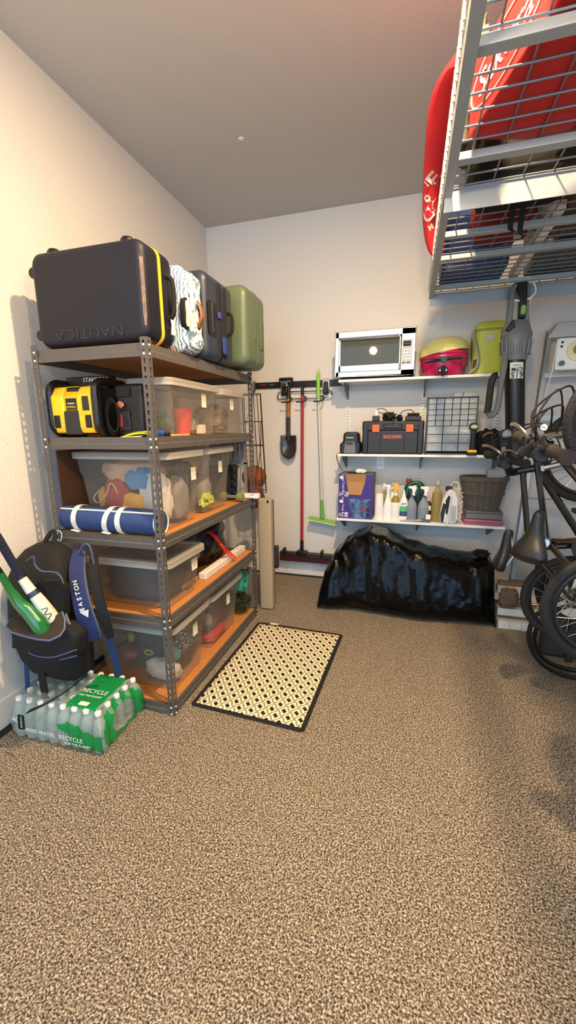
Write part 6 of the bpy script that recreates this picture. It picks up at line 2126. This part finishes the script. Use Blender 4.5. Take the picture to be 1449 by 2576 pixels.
    mid = (E0 + E1) / 2 + Vector(bar.get('mid', (0, 0, 0)))
    MB().tube([HT, HT + (HT - HB).normalized() * .03, mid], [.02, .02, .017], 10).build('stem', 'black_plastic', t)
    d = (E1 - E0).normalized()
    hb = MB().tube(spline([E0 + d * .03, E0 + d * .13 * k_, mid - d * .05 * k_, mid + d * .05 * k_, E1 - d * .13 * k_, E1 - d * .03], 4), .0115, 10).build('handlebar', bar.get('mat', 'alu'), t)
    for e_, s in ((E0, 1), (E1, -1)):
        MB().tube([e_, e_ + d * s * .012, e_ + d * s * .02, e_ + d * s * .12 * k_, e_ + d * s * (.12 * k_ + .005)], [.0205, .0205, .0175, .0165, .021], 14).build('grip', bar.get('grip', 'grip_rubber'), t)
        q = e_ + d * s * .165 * k_
        MB().tube([q - d * .016, q + d * .016], .0175, 12).build('brake_clamp', 'black_plastic', t)
        lv_ = spline([q, q + Vector((-.03, -.02, .035)) * k_, e_ + d * s * .09 * k_ + Vector((-.045, -.03, .06)) * k_, e_ + d * s * .02 + Vector((-.045, -.03, .055)) * k_], 4)
        MB().tube(lv_, .0065, 8, flat=.6).build('brake_lever', 'steel', t)
        MB().lathe([(0, -.014), (.02, -.014), (.024, 0), (.02, .014), (0, .014)], q + d * s * .035 + Vector((-.01, -.01, -.02)), 16, 'y').build('shifter', 'black_plastic', t)
    for k, (e_, s) in enumerate(((E0, 1), (E1, -1), (E0, 1), (E1, -1))):
        q = e_ + d * s * .17
        tgt = HB + Vector((.02 * k, .03 * (-1) ** k, -.05 + .02 * k)) * k_
        MB().tube(spline([q, q + d * s * .06 + Vector((-.03, -.02, .09 + .03 * (k // 2))) * k_, q.lerp(tgt, .55) + Vector((.02, -.02, .16 + .05 * (k // 2))) * k_, tgt + Vector((.02, 0, .10)) * k_, tgt], 6), .0032, 6).build('brake_cable', 'black_soft', t)
    return t


bike('small black bicycle with brown grips hanging from the ceiling rack, nearer the camera', -2.32, 2.68, .873, .19, 'frame_black',
     dict(front=.583, bb=(.2365, .165), seat=pd(1376, 1362, 1.50), headtop=pd(1335, 1124, 1.46), headbot=pd(1374, 1100, 1.46)),
     dict(a=pd(1303, 1098, 1.42), b=pd(1430, 1152, 1.04), mid=(.0, .0, .0), grip='grip_rubber', mat=mat('bar_brown', '#5a4a40', .35, .6)),
     dict(pos=(2.272, -2.27, 1.088), up=(-.74, -.62, .22), len=.18), k_=.80)
o = MB().tube(spline([(2.46, -2.32, 1.665), (2.475, -2.32, 1.70), (2.50, -2.32, 1.72), (2.50, -2.32, 1.9), (2.50, -2.32, 2.33), (2.515, -2.32, 2.362), (2.53, -2.32, 2.34)], 5), .005, 8).build('bike_hook', 'dark_grey')
tag(rebase(o), 'long dark hook from the ceiling rack holding the small bicycle', 'hook')
bike('darker bicycle hanging upright farther back, partly behind the nearer one', -1.534, 2.897, .598, .225, 'frame_black',
     dict(front=.7125, bb=(.285, .195), seat=(.2475, .435), headtop=(.63, .525), headbot=(.6525, .4275)),
     dict(a=pd(1226, 1143, 2.05), b=pd(1325, 1168, 1.75), mid=(.0, .0, .0), grip='black_soft', mat=mat('bar_pink', '#d8b8a8', .4)),
     dict(pos=(2.346, -1.549, .834), up=(-.98, .10, .15), len=.22), k_=.85)
o = MB().tube(spline([(2.68, -1.534, 1.545), (2.69, -1.534, 1.57), (2.715, -1.534, 1.60), (2.715, -1.534, 1.9), (2.715, -1.534, 2.33), (2.73, -1.534, 2.362), (2.745, -1.534, 2.34)], 5), .005, 8).build('bike_hook', 'dark_grey')
tag(rebase(o), 'long dark hook from the ceiling rack holding the farther bicycle', 'hook')
t = thing('bike_light', 'small round black bicycle lamp clamped near the far handlebar', 'lamp', (2.38, -1.75, 1.42))
MB().lathe([(.0, -.045), (.022, -.045), (.027, -.035), (.024, .0), (.02, .03), (0, .03)], pd(1270, 1092, 1.98), 16, 'y').build('housing', 'dark_grey', t)
MB().lathe([(.0, -.0475), (.018, -.0465), (.02, -.045)], pd(1270, 1092, 1.98), 16, 'y').build('lens', 'spray_clear', t)
q_ = pd(1270, 1108, 2.0)
MB().box(q_.x - .015, q_.x + .015, q_.y - .01, q_.y + .02, q_.z - .03, q_.z + .015).build('clamp', 'black_plastic', t, bevel=.004)
# round sticker bell on the frame
t = thing('bike_bell', 'round white badge fixed to the nearer handlebar', 'badge', (2.27, -2.36, 1.40))
MB().lathe([(0, -.004), (.009, -.004), (.0095, 0), (0, 0)], at(1368, 1075, 'y', -2.36), 18, 'y').build('disc', 'white_plastic', t)
text('Fx', .010, t, at(1368, 1075, 'y', -2.3655), FRONT, 'gap_dark', .0003)
# black hose coils on the floor under the bikes
for k, (c, rx, rz, tilt, lb_) in enumerate((((2.87, -1.32, .30), .30, .285, .10, 'outer loop of black hose standing on the floor under the bicycles'), ((2.86, -1.27, .27), .245, .255, .18, 'inner loop of black hose standing on the floor under the bicycles'))):
    pts = []
    for i in range(48):
        a = 2 * PI * i / 48
        pts.append((c[0] + rx * math.cos(a), c[1] - tilt * math.sin(a) * .5 + .01 * math.sin(3 * a), max(.0125, c[2] + rz * math.sin(a))))
    o = MB().tube(pts, .0125, 8, closed=True).build('hose_loop', 'black_plastic')
    tag(rebase(o), lb_, 'hose', 'hose loops under the bicycles')
t = thing('wheel_cover', 'white plastic disc with a black centre behind the lower bicycle wheel', 'disc', (2.87, -1.05, .25))
MB().lathe([(0, -.012), (.115, -.012), (.13, -.004), (.13, .012), (0, .012)], (2.88, -1.06, .43), 36, 'y').build('disc', mat('disc_white', '#e6e2cf', .35), t)
MB().lathe([(0, -.020), (.05, -.020), (.068, -.012), (.068, -.008)], (2.88, -1.062, .43), 30, 'y').build('hub', 'black_plastic', t)
MB().box(2.86, 2.90, -1.06, -1.04, .0, .32).build('stand', 'dark_grey', t, bevel=.004)
o = MB().tube([(2.70, -.97, .34), (2.70, -.97, .40), (2.695, -.97, .55), (2.69, -.97, .66), (2.69, -.97, .70)], [.006, .024, .034, .030, .010], 12).build('folded_umbrella', 'black_soft')
tag(rebase(o), 'folded black umbrella hanging between the bicycles and the lumber', 'umbrella')
o = MB().box(2.74, 3.05, -1.02, -.92, .0, .60).build('dark_case', mat('case_dark', '#2a2724', .7), bevel=.02, seg=3)
tag(rebase(o), 'dark upright case on the floor behind the bicycle wheels', 'case')

for o_ in bpy.data.objects:
    if '_w' in o_:
        del o_['_w']
